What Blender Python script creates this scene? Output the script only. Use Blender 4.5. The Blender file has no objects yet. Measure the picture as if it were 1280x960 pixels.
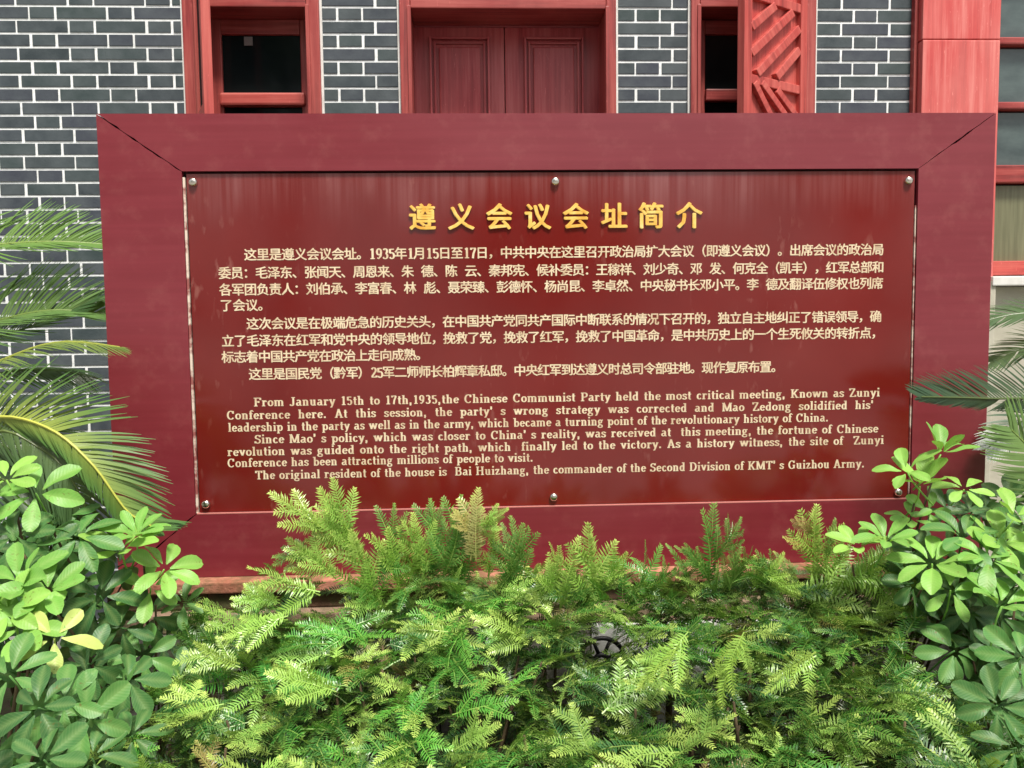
import bpy, bmesh, math, random
import numpy as np
from mathutils import Vector, Matrix, noise

rnd = random.Random(11)
scene = bpy.context.scene
COL = scene.collection
PI = math.pi

# ------------------------------------------------------------------ camera
F = 1000.0                                   # focal length in pixels of the 1280 px wide photograph
CP = Vector((-0.209, -4.159, 1.529))
yaw, pitch, roll = math.radians(2.391), math.radians(4.142), math.radians(-0.69)
fw = Vector((math.sin(yaw) * math.cos(pitch), math.cos(yaw) * math.cos(pitch), -math.sin(pitch)))
r0 = Vector((math.cos(yaw), -math.sin(yaw), 0)); u0 = r0.cross(fw)
rt = r0 * math.cos(roll) + u0 * math.sin(roll)
up = u0 * math.cos(roll) - r0 * math.sin(roll)
cam_d = bpy.data.cameras.new('camera'); cam = bpy.data.objects.new('camera', cam_d); COL.objects.link(cam)
cam_d.sensor_width = 36; cam_d.lens = 36 * F / 1280; cam_d.clip_end = 2000; cam_d.clip_start = 0.05
M_ = Matrix((rt, up, -fw)).transposed().to_4x4(); M_.translation = CP
cam.matrix_world = M_
scene.camera = cam

# ------------------------------------------------------------------ world, sun, exposure
SUN_EL, SUN_AZ = math.radians(64), math.radians(158)      # azimuth measured clockwise from +Y: from the front, right of the camera
w = bpy.data.worlds.new('World'); scene.world = w; w.use_nodes = True
wn = w.node_tree; bgn = wn.nodes['Background']
sky = wn.nodes.new('ShaderNodeTexSky'); sky.sky_type = 'NISHITA'; sky.sun_disc = False
sky.sun_elevation = SUN_EL; sky.sun_rotation = SUN_AZ; sky.dust_density = 4.0; sky.air_density = 1.4
hs = wn.nodes.new('ShaderNodeHueSaturation'); hs.inputs['Saturation'].default_value = 0.3
wn.links.new(sky.outputs[0], hs.inputs['Color']); wn.links.new(hs.outputs[0], bgn.inputs['Color'])
bgn.inputs['Strength'].default_value = 0.11
sd = bpy.data.lights.new('sun', 'SUN'); sun = bpy.data.objects.new('sun', sd); COL.objects.link(sun)
sd.energy = 4.0; sd.angle = math.radians(11); sd.color = (1.0, 0.95, 0.85)
sdir = Vector((math.sin(SUN_AZ) * math.cos(SUN_EL), math.cos(SUN_AZ) * math.cos(SUN_EL), math.sin(SUN_EL)))
sun.rotation_euler = sdir.to_track_quat('Z', 'Y').to_euler()
scene.view_settings.view_transform = 'Standard'; scene.view_settings.look = 'None'
scene.view_settings.exposure = 0.45; scene.view_settings.gamma = 1

# ------------------------------------------------------------------ helpers
def at(px, py, Y):
    """the point on the vertical plane y=Y seen at photo pixel (px, py)"""
    d = fw + rt * ((px - 640) / F) - up * ((py - 480) / F)
    return CP + d * ((Y - CP.y) / d.y)
def to_px(p):
    d = Vector(p) - CP; z = d.dot(fw)
    return 640 + F * d.dot(rt) / z, 480 - F * d.dot(up) / z

def srgb(r, g, b):
    f = lambda c: (c / 255 / 12.92) if c / 255 <= 0.04045 else ((c / 255 + 0.055) / 1.055) ** 2.4
    return (f(r), f(g), f(b), 1)

class N:
    """small node-graph helper"""
    def __init__(s, name, rough=0.6, spec=0.5, metal=0.0):
        s.m = bpy.data.materials.new(name); s.m.use_nodes = True
        s.t = s.m.node_tree; s.b = s.t.nodes['Principled BSDF']
        s.b.inputs['Roughness'].default_value = rough
        s.b.inputs['Specular IOR Level'].default_value = spec
        s.b.inputs['Metallic'].default_value = metal
        s.tc = s.t.nodes.new('ShaderNodeTexCoord')
    def link(s, a, b): s.t.links.new(a, b)
    def new(s, k): return s.t.nodes.new(k)
    def coord(s, scale=(1, 1, 1), rand=True, kind='Object'):
        mp = s.new('ShaderNodeMapping'); mp.inputs['Scale'].default_value = scale
        s.link(s.tc.outputs[kind], mp.inputs['Vector'])
        if rand:
            oi = s.new('ShaderNodeObjectInfo'); ml = s.new('ShaderNodeMath'); ml.operation = 'MULTIPLY'
            ml.inputs[1].default_value = 37.0
            s.link(oi.outputs['Random'], ml.inputs[0]); s.link(ml.outputs[0], mp.inputs['Location'])
        return mp.outputs[0]
    def noise(s, vec, scale, detail=4, rough=0.55):
        n = s.new('ShaderNodeTexNoise'); n.inputs['Scale'].default_value = scale
        n.inputs['Detail'].default_value = detail; n.inputs['Roughness'].default_value = rough
        s.link(vec, n.inputs['Vector']); return n.outputs['Fac']
    def ramp(s, fac, stops):
        r = s.new('ShaderNodeValToRGB'); s.link(fac, r.inputs[0])
        while len(r.color_ramp.elements) < len(stops): r.color_ramp.elements.new(0.5)
        for e, (p, c) in zip(r.color_ramp.elements, stops): e.position = p; e.color = c if len(c) == 4 else (*c, 1)
        return r.outputs['Color']
    def mix(s, fac, a, b, mode='MIX'):
        m = s.new('ShaderNodeMix'); m.data_type = 'RGBA'; m.blend_type = mode
        for sock, v in ((m.inputs[0], fac), (m.inputs[6], a), (m.inputs[7], b)):
            if hasattr(v, 'is_linked'): s.link(v, sock)
            elif isinstance(v, (int, float)): sock.default_value = v
            else: sock.default_value = v if len(v) == 4 else (*v, 1)
        return m.outputs[2]
    def color(s, c):
        if hasattr(c, 'is_linked'): s.link(c, s.b.inputs['Base Color'])
        else: s.b.inputs['Base Color'].default_value = c if len(c) == 4 else (*c, 1)
        return s
    def rough(s, r): s.link(r, s.b.inputs['Roughness']); return s
    def bump(s, fac, strength=0.3, dist=0.002):
        b = s.new('ShaderNodeBump'); b.inputs['Strength'].default_value = strength
        b.inputs['Distance'].default_value = dist
        s.link(fac, b.inputs['Height']); s.link(b.outputs[0], s.b.inputs['Normal']); return s

def g(v): return (v, v, v, 1)
MAT = {}
# grey brick: every brick its own tone, rubbed and slightly dusty
n = N('grey_brick', 0.75, 0.35); v = n.coord((1, 1, 1)); a = n.noise(v, 9, 5); b = n.noise(v, 90, 3)
oi = n.new('ShaderNodeObjectInfo')
c = n.ramp(oi.outputs['Random'], [(0, (.030, .042, .048)), (.3, (.046, .052, .072)), (.65, (.036, .056, .056)), (1, (.062, .072, .082))])
c = n.mix(n.ramp(a, [(.35, g(0)), (.75, g(.55))]), c, (.12, .14, .15)); n.color(c); n.bump(b, .5, .0015); MAT['brick'] = n.m
n = N('grey_brickwork', 0.75, 0.35); v = n.coord((1, 1, 1), False); a = n.noise(v, 3, 5); b = n.noise(v, 90, 3)
n.color(n.ramp(a, [(.3, (.040, .050, .058)), (.7, (.07, .08, .085))])); n.bump(b, .5, .0015); MAT['brickwork'] = n.m
n = N('white_mortar', 0.85, 0.2); v = n.coord((1, 1, 1), False); a = n.noise(v, 40, 5); b = n.noise(v, 2.5, 3)
n.color(n.mix(n.ramp(b, [(.4, g(0)), (.8, g(.5))]), n.ramp(a, [(.3, (.70, .72, .72)), (.55, (.88, .89, .90))]), (.60, .62, .60))); n.bump(a, .6, .002); MAT['mortar'] = n.m
def paint(name, base, dark, light, rough=.5, sx=6, sz=.6, axis=(40, 40, 1.6)):
    n = N(name, rough, .45); v = n.coord(axis); a = n.noise(v, 1.0, 6, .65); v2 = n.coord((3, 3, 1.2)); b = n.noise(v2, 1.5, 4)
    c = n.ramp(a, [(.28, dark), (.5, base), (.78, light)])
    c = n.mix(n.ramp(b, [(.35, g(0)), (.75, g(.55))]), c, light)
    sc = n.noise(n.coord((160, 160, 22)), 1.0, 3, .7)
    c = n.mix(n.ramp(sc, [(.66, g(0)), (.74, g(.5))]), c, tuple(min(1, x * 1.6 + .05) for x in light[:3]))
    n.color(c); n.bump(a, .35, .0015); return n.m
for suf, ax in (('', (45, 45, 1.8)), ('_across', (1.8, 45, 45))):
    MAT['red_wood' + suf] = paint('weathered_red_wood' + suf, (.30, .036, .034), (.085, .010, .012), (.48, .12, .10), .45, axis=ax)
    MAT['red_wood_bright' + suf] = paint('bright_red_wood' + suf, (.44, .056, .048), (.20, .022, .022), (.58, .15, .12), .5, axis=ax)
    MAT['door_red' + suf] = paint('dark_red_door_paint' + suf, (.42, .048, .056), (.24, .020, .026), (.56, .14, .14), .36, axis=ax)
MAT['pilaster'] = paint('salmon_red_limewash', (.56, .072, .068), (.38, .040, .040), (.72, .26, .23), .6, axis=(30, 30, 1.2))
n = N('dark_glass', .06, .16); v = n.coord((2, 2, 2)); a = n.noise(v, 1.5, 3)
n.color(n.ramp(a, [(.3, (.004, .007, .008)), (.8, (.014, .02, .02))])); MAT['glass_dark'] = n.m  # near-black base stands in for the dark room behind the pane
n = N('dusty_grey_glass', .16, .7); v = n.coord((3, 3, 6)); a = n.noise(v, 2, 4)
n.color(n.ramp(a, [(.3, (.045, .065, .066)), (.8, (.10, .135, .13))])); MAT['glass_grey'] = n.m
n = N('olive_frosted_glass', .35, .6); v = n.coord((60, 60, 3)); a = n.noise(v, 1, 4)
n.color(n.ramp(a, [(.3, (.12, .12, .065)), (.8, (.21, .21, .12))])); MAT['glass_olive'] = n.m
n = N('white_paint', .55); v = n.coord((1, 1, 1)); a = n.noise(v, 12, 5)
n.color(n.ramp(a, [(.3, (.60, .58, .55)), (.7, (.80, .79, .76))])); MAT['white'] = n.m
n = N('beige_stone', .8, .3); v = n.coord((1, 1, 1)); a = n.noise(v, 5, 6); b = n.noise(v, 60, 3)
n.color(n.ramp(a, [(.3, (.36, .34, .27)), (.7, (.55, .52, .43))])); n.bump(b, .5, .002); MAT['beige'] = n.m
n = N('aged_paper', .8); n.color((.22, .19, .18)); MAT['paper'] = n.m

# sign: painted steel frame
n = N('maroon_frame_paint', .34, .5); v = n.coord((1.5, 1.5, 40), False); a = n.noise(v, 1.2, 5)
v2 = n.coord((1, 1, 1), False); b = n.noise(v2, 2.2, 5); d = n.noise(v2, 70, 3)
c = n.mix(n.ramp(b, [(.35, g(0)), (.7, g(.6))]), (.175, .015, .024), (.210, .022, .033))
c = n.mix(n.ramp(a, [(.4, g(0)), (.75, g(.25))]), c, (.29, .042, .058))
dirt = n.noise(n.coord((1, 1, 1), False), 11, 6, .7)
c = n.mix(n.ramp(dirt, [(.52, g(0)), (.72, g(.30))]), c, (.30, .085, .08))
n.color(c); n.b.inputs['Specular IOR Level'].default_value = .7; n.rough(n.ramp(b, [(.2, g(.27)), (.8, g(.42))])); n.bump(a, .05, .001)
MAT['frame'] = n.m
# sign panel: glossy red lacquer with rain streaks and lime marks
n = N('glossy_red_panel', .13, .7); v = n.coord((1, 1, 1), False)
z = n.new('ShaderNodeSeparateXYZ'); n.link(n.tc.outputs['Object'], z.inputs[0])
base = n.ramp(n.noise(v, 1.6, 5), [(.3, (.130, .0075, .0065)), (.7, (.175, .012, .010))])
streak = n.noise(n.coord((34, 1, .7), False), 1.0, 5, .6)
smask = n.new('ShaderNodeMapRange'); smask.inputs['From Min'].default_value = .40; smask.inputs['From Max'].default_value = .60
smask.interpolation_type = 'SMOOTHSTEP'
jit = n.noise(n.coord((5, 1, 1), False), 1.0, 4)
ja = n.new('ShaderNodeMath'); ja.operation = 'MULTIPLY_ADD'; n.link(jit, ja.inputs[0]); ja.inputs[1].default_value = .30; n.link(z.outputs['Z'], ja.inputs[2])
jb = n.new('ShaderNodeMath'); jb.operation = 'SUBTRACT'; n.link(ja.outputs[0], jb.inputs[0]); jb.inputs[1].default_value = .15
n.link(jb.outputs[0], smask.inputs['Value'])
sm = n.new('ShaderNodeMath'); sm.operation = 'MULTIPLY'
sr = n.ramp(streak, [(.36, g(.08)), (.64, g(.75))]); n.link(smask.outputs[0], sm.inputs[0])
n.link(n.mix(n.ramp(n.noise(n.coord((1, 1, 1), False), 1.7, 3), [(.36, g(.75)), (.58, g(0))]), sr, g(.12)), sm.inputs[1])
c = n.mix(sm.outputs[0], base, (.27, .095, .095))
sp = n.noise(n.coord((1, 1, .38), False), 34, 3, .5); big = n.noise(n.coord((1, 1, 1), False), 2.1, 3)
mm = n.new('ShaderNodeMath'); mm.operation = 'MULTIPLY'
n.link(n.ramp(sp, [(.60, g(0)), (.72, g(.5))]), mm.inputs[0]); n.link(n.ramp(big, [(.50, g(0)), (.64, g(1))]), mm.inputs[1])
c = n.mix(mm.outputs[0], c, (.32, .12, .10)); n.color(c)
n.rough(n.ramp(n.noise(v, 5, 4), [(.3, g(.10)), (.8, g(.22))])); MAT['panel'] = n.m
n = N('gold_letter_paint', .32, .6); v = n.coord((1, 1, 1)); a = n.noise(v, 22, 3)
n.color(n.ramp(a, [(.3, (.72, .36, .05)), (.55, (.85, .55, .13)), (.8, (.92, .72, .35))])); MAT['gold'] = n.m
n = N('cream_letter_paint', .5, .4); v = n.coord((1, 1, 1)); a = n.noise(v, 30, 3)
n.color(n.ramp(a, [(.3, (.58, .42, .27)), (.6, (.77, .63, .44))])); MAT['cream'] = n.m
n = N('polished_steel', .22, .5, 1.0); n.color((.72, .66, .58)); MAT['steel'] = n.m
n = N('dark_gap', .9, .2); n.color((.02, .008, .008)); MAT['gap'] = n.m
n = N('white_sealant', .6, .4); v = n.coord((1, 1, 1)); a = n.noise(v, 25, 4)
n.color(n.ramp(a, [(.42, (.30, .09, .08)), (.56, (.72, .60, .50))])); MAT['caulk'] = n.m
n = N('pink_edge_paint', .4, .5); n.color((.48, .17, .15)); MAT['edge'] = n.m  # painted highlight for the lower inner edge of the frame
def stone(name, a_, b_, moss=None, sc=14):
    n = N(name, .85, .25); v = n.coord((1, 1, 1)); a = n.noise(v, sc, 6, .65); b = n.noise(v, sc * 6, 3)
    c = n.ramp(a, [(.3, a_), (.7, b_)])
    if moss: c = n.mix(n.ramp(n.noise(n.coord((1, 1, 2)), 9, 5, .7), [(.45, g(0)), (.6, g(.85))]), c, moss)
    n.color(c); n.bump(b, .8, .004); return n.m
MAT['cap'] = stone('terracotta_cap_stone', (.28, .10, .06), (.50, .22, .15), (.17, .10, .05))
MAT['moss_stone'] = stone('mossy_dark_stone', (.05, .03, .02), (.14, .08, .05), (.07, .075, .03))
MAT['brown_stone'] = stone('brown_plinth_stone', (.20, .13, .09), (.34, .22, .16), (.12, .12, .06))
MAT['pale_stone'] = stone('pale_limestone', (.09, .085, .07), (.20, .19, .165), (.05, .06, .025), 8)
MAT['white_stone'] = stone('white_limestone', (.50, .50, .48), (.72, .72, .70), (.42, .42, .38), 8)
MAT['paving'] = stone('pale_paving', (.24, .235, .22), (.33, .32, .30), (.18, .18, .16), 2)
MAT['soil'] = stone('dark_soil', (.025, .018, .012), (.07, .05, .035), (.04, .05, .02), 12)
n = N('black_iron', .5, .5, .4); n.color((.012, .012, .013)); MAT['iron'] = n.m
n = N('brown_bark', .85, .3); v = n.coord((1, 1, .4)); a = n.noise(v, 40, 5)
n.color(n.ramp(a, [(.3, (.05, .035, .02)), (.7, (.16, .11, .06))])); n.bump(a, .8, .003); MAT['bark'] = n.m

def leafmat(name, attr_mix, rough, spec, trans=.3, vein=False):
    """foliage: the object's own colour, the shoot's age (attribute) and a translucent share"""
    n = N(name, rough, spec)
    oi = n.new('ShaderNodeObjectInfo'); col = oi.outputs['Color']
    a = n.noise(n.coord((1, 1, 1)), 30, 3)
    col = n.mix(n.ramp(a, [(.35, g(0)), (.7, g(.30))]), col, n.mix(.5, col, (.10, .16, .03)))
    at_ = n.new('ShaderNodeAttribute'); at_.attribute_name = 'age'
    if attr_mix is not None: col = n.mix(at_.outputs['Fac'], col, attr_mix)
    if vein: col = n.mix(at_.outputs['Fac'], col, n.mix(.16, col, (.50, .62, .22)))
    if vein:      # side veins running obliquely from the midrib, a few brown specks
        sx = n.new('ShaderNodeSeparateXYZ'); n.link(n.tc.outputs['Object'], sx.inputs[0])
        ab = n.new('ShaderNodeMath'); ab.operation = 'ABSOLUTE'; n.link(sx.outputs['Y'], ab.inputs[0])
        ma = n.new('ShaderNodeMath'); ma.operation = 'MULTIPLY_ADD'; n.link(ab.outputs[0], ma.inputs[0]); ma.inputs[1].default_value = -.9; n.link(sx.outputs['X'], ma.inputs[2])
        mf = n.new('ShaderNodeMath'); mf.operation = 'MULTIPLY'; n.link(ma.outputs[0], mf.inputs[0]); mf.inputs[1].default_value = 780
        sn = n.new('ShaderNodeMath'); sn.operation = 'SINE'; n.link(mf.outputs[0], sn.inputs[0])
        vr = n.ramp(sn.outputs[0], [(.80, g(0)), (1, g(1))])
        col = n.mix(n.mix(.25, g(0), vr), col, n.mix(.4, col, (.55, .65, .30)))
        sp = n.noise(n.coord((1, 1, 1)), 120, 2); bl = n.noise(n.coord((1, 1, 1)), 14, 2)
        k_ = n.mix(n.ramp(bl, [(.55, g(0)), (.65, g(1))]), g(0), n.ramp(sp, [(.62, g(0)), (.68, g(.8))]))
        col = n.mix(k_, col, (.16, .10, .03)); n.bump(sn.outputs[0], .18, .0006)
    n.color(col)
    tr = n.new('ShaderNodeBsdfTranslucent'); n.link(n.mix(.4, col, (.40, .60, .04)), tr.inputs['Color'])
    mx = n.new('ShaderNodeMixShader'); mx.inputs[0].default_value = trans
    out = n.t.nodes['Material Output']
    n.link(n.b.outputs[0], mx.inputs[1]); n.link(tr.outputs[0], mx.inputs[2]); n.link(mx.outputs[0], out.inputs['Surface'])
    return n.m
MAT['needle'] = leafmat('yew_needles', (.52, .64, .15), .34, .5, .19)
MAT['leaf'] = leafmat('broad_leaf', None, .42, .32, .25, True)
MAT['frond'] = leafmat('cycad_frond', (.60, .60, .10), .36, .5, .22)

def setp(o, label=None, cat=None, group=None, kind=None):
    if label: o['label'] = label
    if cat: o['category'] = cat
    if group: o['group'] = group
    if kind: o['kind'] = kind
    return o
def empty(name, loc, label=None, cat=None, group=None):
    o = bpy.data.objects.new(name, None); COL.objects.link(o); o.location = loc; o.empty_display_size = .1
    return setp(o, label, cat, group)
def link(name, me, parent=None, loc=None, mat=None):
    """an object placed in world coordinates, kept there when parented"""
    o = bpy.data.objects.new(name, me); COL.objects.link(o)
    if mat is not None and not me.materials: me.materials.append(MAT[mat])
    m = Matrix.Translation(loc) if loc is not None else Matrix.Identity(4)
    place(o, m, parent); return o
def place(o, m, parent=None):
    if parent:
        o.parent = parent; o.matrix_basis = world_of(parent).inverted() @ m
    else: o.matrix_basis = m
def world_of(o):
    m = o.matrix_basis.copy() if o.type != 'EMPTY' or o.parent else Matrix.LocRotScale(o.location, o.rotation_euler, o.scale)
    return (world_of(o.parent) @ m) if o.parent else m
class MB:
    def __init__(s): s.v = []; s.f = []; s.a = []
    def add(s, vs, fs, age=0.0):
        k = len(s.v); s.v += [tuple(p) for p in vs]; s.f += [tuple(i + k for i in f) for f in fs]
        s.a += (age if isinstance(age, list) else [age] * len(vs))
    def box(s, x0, x1, y0, y1, z0, z1):
        s.add([(x0, y0, z0), (x1, y0, z0), (x1, y1, z0), (x0, y1, z0), (x0, y0, z1), (x1, y0, z1), (x1, y1, z1), (x0, y1, z1)],
              [(0, 3, 2, 1), (4, 5, 6, 7), (0, 1, 5, 4), (1, 2, 6, 5), (2, 3, 7, 6), (3, 0, 4, 7)])
    def tube(s, pts, rads, n=6, age=0.0):
        pts = [Vector(p) for p in pts]; k = len(s.v); ring = []
        for i, p in enumerate(pts):
            t = (pts[min(i + 1, len(pts) - 1)] - pts[max(i - 1, 0)]).normalized()
            a = t.orthogonal().normalized(); b = t.cross(a)
            if i:                       # keep the frame from spinning
                a = (prev - t * prev.dot(t)).normalized(); b = t.cross(a)
            prev = a
            for j in range(n):
                an = 2 * PI * j / n; s.v.append(tuple(p + (a * math.cos(an) + b * math.sin(an)) * rads[i])); s.a.append(age)
        for i in range(len(pts) - 1):
            for j in range(n):
                s.f.append((k + i * n + j, k + i * n + (j + 1) % n, k + (i + 1) * n + (j + 1) % n, k + (i + 1) * n + j))
        s.f.append(tuple(k + j for j in range(n))[::-1]); s.f.append(tuple(k + (len(pts) - 1) * n + j for j in range(n)))
    def mesh(s, name, mat, bevel=0, smooth=False, ages=False):
        me = bpy.data.meshes.new(name); me.from_pydata(s.v, [], s.f)
        if bevel:
            bm = bmesh.new(); bm.from_mesh(me)
            bmesh.ops.recalc_face_normals(bm, faces=bm.faces)
            bmesh.ops.bevel(bm, geom=bm.edges[:], offset=bevel, segments=2, affect='EDGES', profile=.6)
            bm.to_mesh(me); bm.free()
        if ages:
            at_ = me.attributes.new('age', 'FLOAT', 'POINT'); at_.data.foreach_set('value', s.a)
        if smooth: me.polygons.foreach_set('use_smooth', [True] * len(me.polygons))
        me.materials.append(MAT[mat]); me.update(); return me
def box(name, parent, x0, x1, y0, y1, z0, z1, mat, bevel=.004, origin=None):
    """one box as a part; its origin at its own centre"""
    c = Vector(((x0 + x1) / 2, (y0 + y1) / 2, (z0 + z1) / 2)); m = MB()
    if x1 - x0 > 1.4 * (z1 - z0) and mat + '_across' in MAT: mat += '_across'
    m.box(x0 - c.x, x1 - c.x, y0 - c.y, y1 - c.y, z0 - c.z, z1 - c.z)
    return link(name, m.mesh(name, mat, min(bevel, min(x1 - x0, y1 - y0, z1 - z0) * .3)), parent, c)

# ------------------------------------------------------------------ ground
m = MB(); m.add([(-400, -400, 0), (400, -400, 0), (400, 400, 0), (-400, 400, 0)], [(0, 1, 2, 3)])
setp(link('ground', m.mesh('ground', 'paving')), kind='structure')
m = MB()
NX, NY = 60, 26
for j in range(NY + 1):
    for i in range(NX + 1):
        x = -3.6 + 7.2 * i / NX; y = -3.0 + 2.6 * j / NY
        ed = min(i, NX - i, j, NY - j) / 2.0
        m.v.append((x, y, .004 + min(1, ed) * (.05 + .03 * noise.noise(Vector((x * 5, y * 5, 0)))))); m.a.append(0)
for j in range(NY):
    for i in range(NX):
        k = j * (NX + 1) + i; m.f.append((k, k + 1, k + NX + 2, k + NX + 1))
setp(link('planting_bed', m.mesh('planting_bed', 'soil', smooth=True)), kind='structure')

# ------------------------------------------------------------------ building
C_H = .066; Z0 = 3.131; PER = .3765; HD = .125; JX = -2.395; J = .0118
bld = empty('brick_building', (0, 0.1, 0), 'grey brick building with white joints and red wooden windows, behind the sign', 'building')
ZT = 4.45; XL = -6.0; XR = 2.075; WT = .30
# openings in the brickwork: x0, x1, z0, z1
WLx = (-1.645, -.975); DRx = (-.578, .512); WRx = (.895, 1.540); HEAD = 3.21
openings = [(WLx[0], WLx[1], 1.25, HEAD), (DRx[0], DRx[1], 0.0, HEAD), (WRx[0], WRx[1], 1.25, HEAD)]
m = MB()
xs = [XL, WLx[0], WLx[1], DRx[0], DRx[1], WRx[0], WRx[1], XR]
for i in range(0, 8, 2): m.box(xs[i], xs[i + 1], .004, WT, 0, ZT)
for (a, b, z0, z1) in openings:
    m.box(a, b, .004, WT, z1, ZT)
    if z0 > 0: m.box(a, b, .004, WT, 0, z0)
link('mortar_wall', m.mesh('mortar_wall', 'mortar'), bld)
# bricks in Flemish bond, cut at the openings
bricks = []
nrow0 = int((Z0 - ZT) / C_H)
for r in range(nrow0, int(Z0 / C_H)):
    zt = Z0 - r * C_H - J / 2; zb = zt - C_H + J
    if zb < .02: continue
    spans = [(XL, XR)]
    for (a, b, z0, z1) in openings:
        if zb < z1 and zt > z0:
            new = []
            for s in spans:
                if b <= s[0] or a >= s[1]: new.append(s)
                else:
                    if a > s[0]: new.append((s[0], a))
                    if b < s[1]: new.append((b, s[1]))
            spans = new
    x = JX + (PER / 2 + (HD - PER / 2) * 0 + 0) * 0
    off = JX if r % 2 == 0 else JX + PER / 2
    k0 = int((XL - off) / PER) - 1
    for k in range(k0, k0 + 30):
        for (a, b) in ((off + k * PER, off + k * PER + HD), (off + k * PER + HD, off + (k + 1) * PER)):
            a += rnd.uniform(-.004, .004)
            for s in spans:
                lo = max(a + J / 2, s[0] + .004); hi = min(b - J / 2, s[1] - .004)
                if hi <= lo: continue
                if b - s[0] < .05 and b > s[0]: continue          # the next brick is cut longer instead
                if s[1] - a < .05 and a < s[1]: continue
                if a - s[0] < .05: lo = s[0] + .004
                if s[1] - b < .05: hi = s[1] - .004
                if hi - lo > .02: bricks.append((lo, hi, zb + rnd.uniform(-.0006, .0006), zt + rnd.uniform(-.0006, .0006)))
def vis(bk):
    px, py = to_px(((bk[0] + bk[1]) / 2, 0, (bk[2] + bk[3]) / 2))
    if not (-30 < px < 1300 and -8 < py < 640): return False
    if px > 135 and px < 1225 and 150 < py: return False
    return True
visb = [b for b in bricks if vis(b)]; visb.sort(key=lambda b: -(b[1] - b[0])); rest = visb[300:] + [b for b in bricks if not vis(b)]
visb = visb[:300]
cache = {}
for b in visb:
    L = round(b[1] - b[0], 3); H = .0543; key = (L,)
    if key not in cache:
        mm_ = MB(); mm_.box(-L / 2, L / 2, .000, .05, -H / 2, H / 2); cache[key] = mm_.mesh('brick', 'brick', .0022)
    o = link('brick', cache[key], bld, Vector(((b[0] + b[1]) / 2, rnd.uniform(-.001, .0012), (b[2] + b[3]) / 2)))
m = MB()
for b in rest: m.box(b[0], b[1], .0 + rnd.uniform(-.0015, .0015), .03, b[2], b[3])
setp(link('brickwork', m.mesh('brickwork', 'brickwork'), bld), kind='stuff')
print('bricks', len(visb), len(rest))
# lime line beside every surround
def surround(name, x0, x1, zb, zt, wj_l, wj_r, wh, has_sill=True, mat='red_wood'):
    yf = -.028
    fr = box(name, bld, x0, x0 + wj_l, yf, .20, zb, zt, mat, .005)
    box('jamb', fr, x1 - wj_r, x1, yf, .20, zb, zt, mat, .005)
    box('head', fr, x0 + wj_l + .0015, x1 - wj_r - .0015, yf + .002, .20, zt - wh, zt - .001, mat, .005)
    # moulded inner bead
    box('bead', fr, x0 + wj_l - .014, x0 + wj_l + .004, yf - .008, .03, zb + .01, zt - wh + .01, mat, .003)
    box('bead', fr, x1 - wj_r - .004, x1 - wj_r + .014, yf - .008, .03, zb + .01, zt - wh + .01, mat, .003)
    if has_sill: box('sill', fr, x0 - .03, x1 + .03, -.07, .20, zb - .06, zb - .001, mat, .006)
    return fr
def lime(x, zb, zt):
    return box('lime_strip', bld, x - .006, x + .006, -.010, .02, zb, zt, 'white', .001)
for x in (WLx[0] - .006, WLx[1] + .006, DRx[0] - .006, DRx[1] + .006, WRx[0] - .006, WRx[1] + .006): lime(x, 0.3 if abs(x) < .7 and x < .6 else 1.2, HEAD)

def X(px, Y=0, py=70): return at(px, py, Y).x
def Z(py, Y=0, px=640): return at(px, py, Y).z
# --- left window
fr = surround('window_frame', WLx[0], WLx[1], 1.25, HEAD, .062, .062, HEAD - Z(9, -.02, 320)) ; fr['label'] = 'red frame of the left window'
yS = .135
sx0, sx1 = X(272, yS) - .055, X(388, yS); ztop = Z(24, yS, 320); zmid = Z(117, yS, 320); zmb = Z(133, yS, 320)
ws = box('sash_stile', bld, sx0, X(277, yS), yS, yS + .045, 1.26, ztop, 'red_wood', .005)
box('sash_stile', bld, X(375.5, yS), sx1 + .03, yS + .001, yS + .046, 1.26, ztop, 'red_wood', .005)
box('sash_rail', bld, X(277, yS), X(375.5, yS), yS - .002, yS + .04, Z(43, yS, 320), ztop - .001, 'red_wood', .005)
box('sash_rail', bld, X(277, yS) - .01, X(375.5, yS) + .02, yS - .028, yS + .04, zmb, zmid, 'red_wood_bright', .012)
box('sash_rail', bld, X(277, yS), X(375.5, yS), yS - .002, yS + .04, 1.9, 1.97, 'red_wood', .006)
pane = box('window_pane', bld, X(276, yS), X(377, yS), yS + .018, yS + .024, zmid - .01, Z(42, yS, 320), 'glass_dark', 0)
box('window_pane', bld, X(276, yS), X(377, yS), yS + .019, yS + .025, 1.26, zmb + .01, 'glass_dark', 0)
box('reveal_lining', bld, WLx[0] + .06, WLx[1] - .06, .201, .215, 1.25, HEAD, 'gap', 0)  # dark sheet standing in for the shade behind the sash
a_, b_ = at(305, 46, yS + .01), at(316, 57, yS + .01)
box('paper_tag', bld, a_.x, b_.x, yS + .008, yS + .011, b_.z, a_.z, 'paper', 0)
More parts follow.
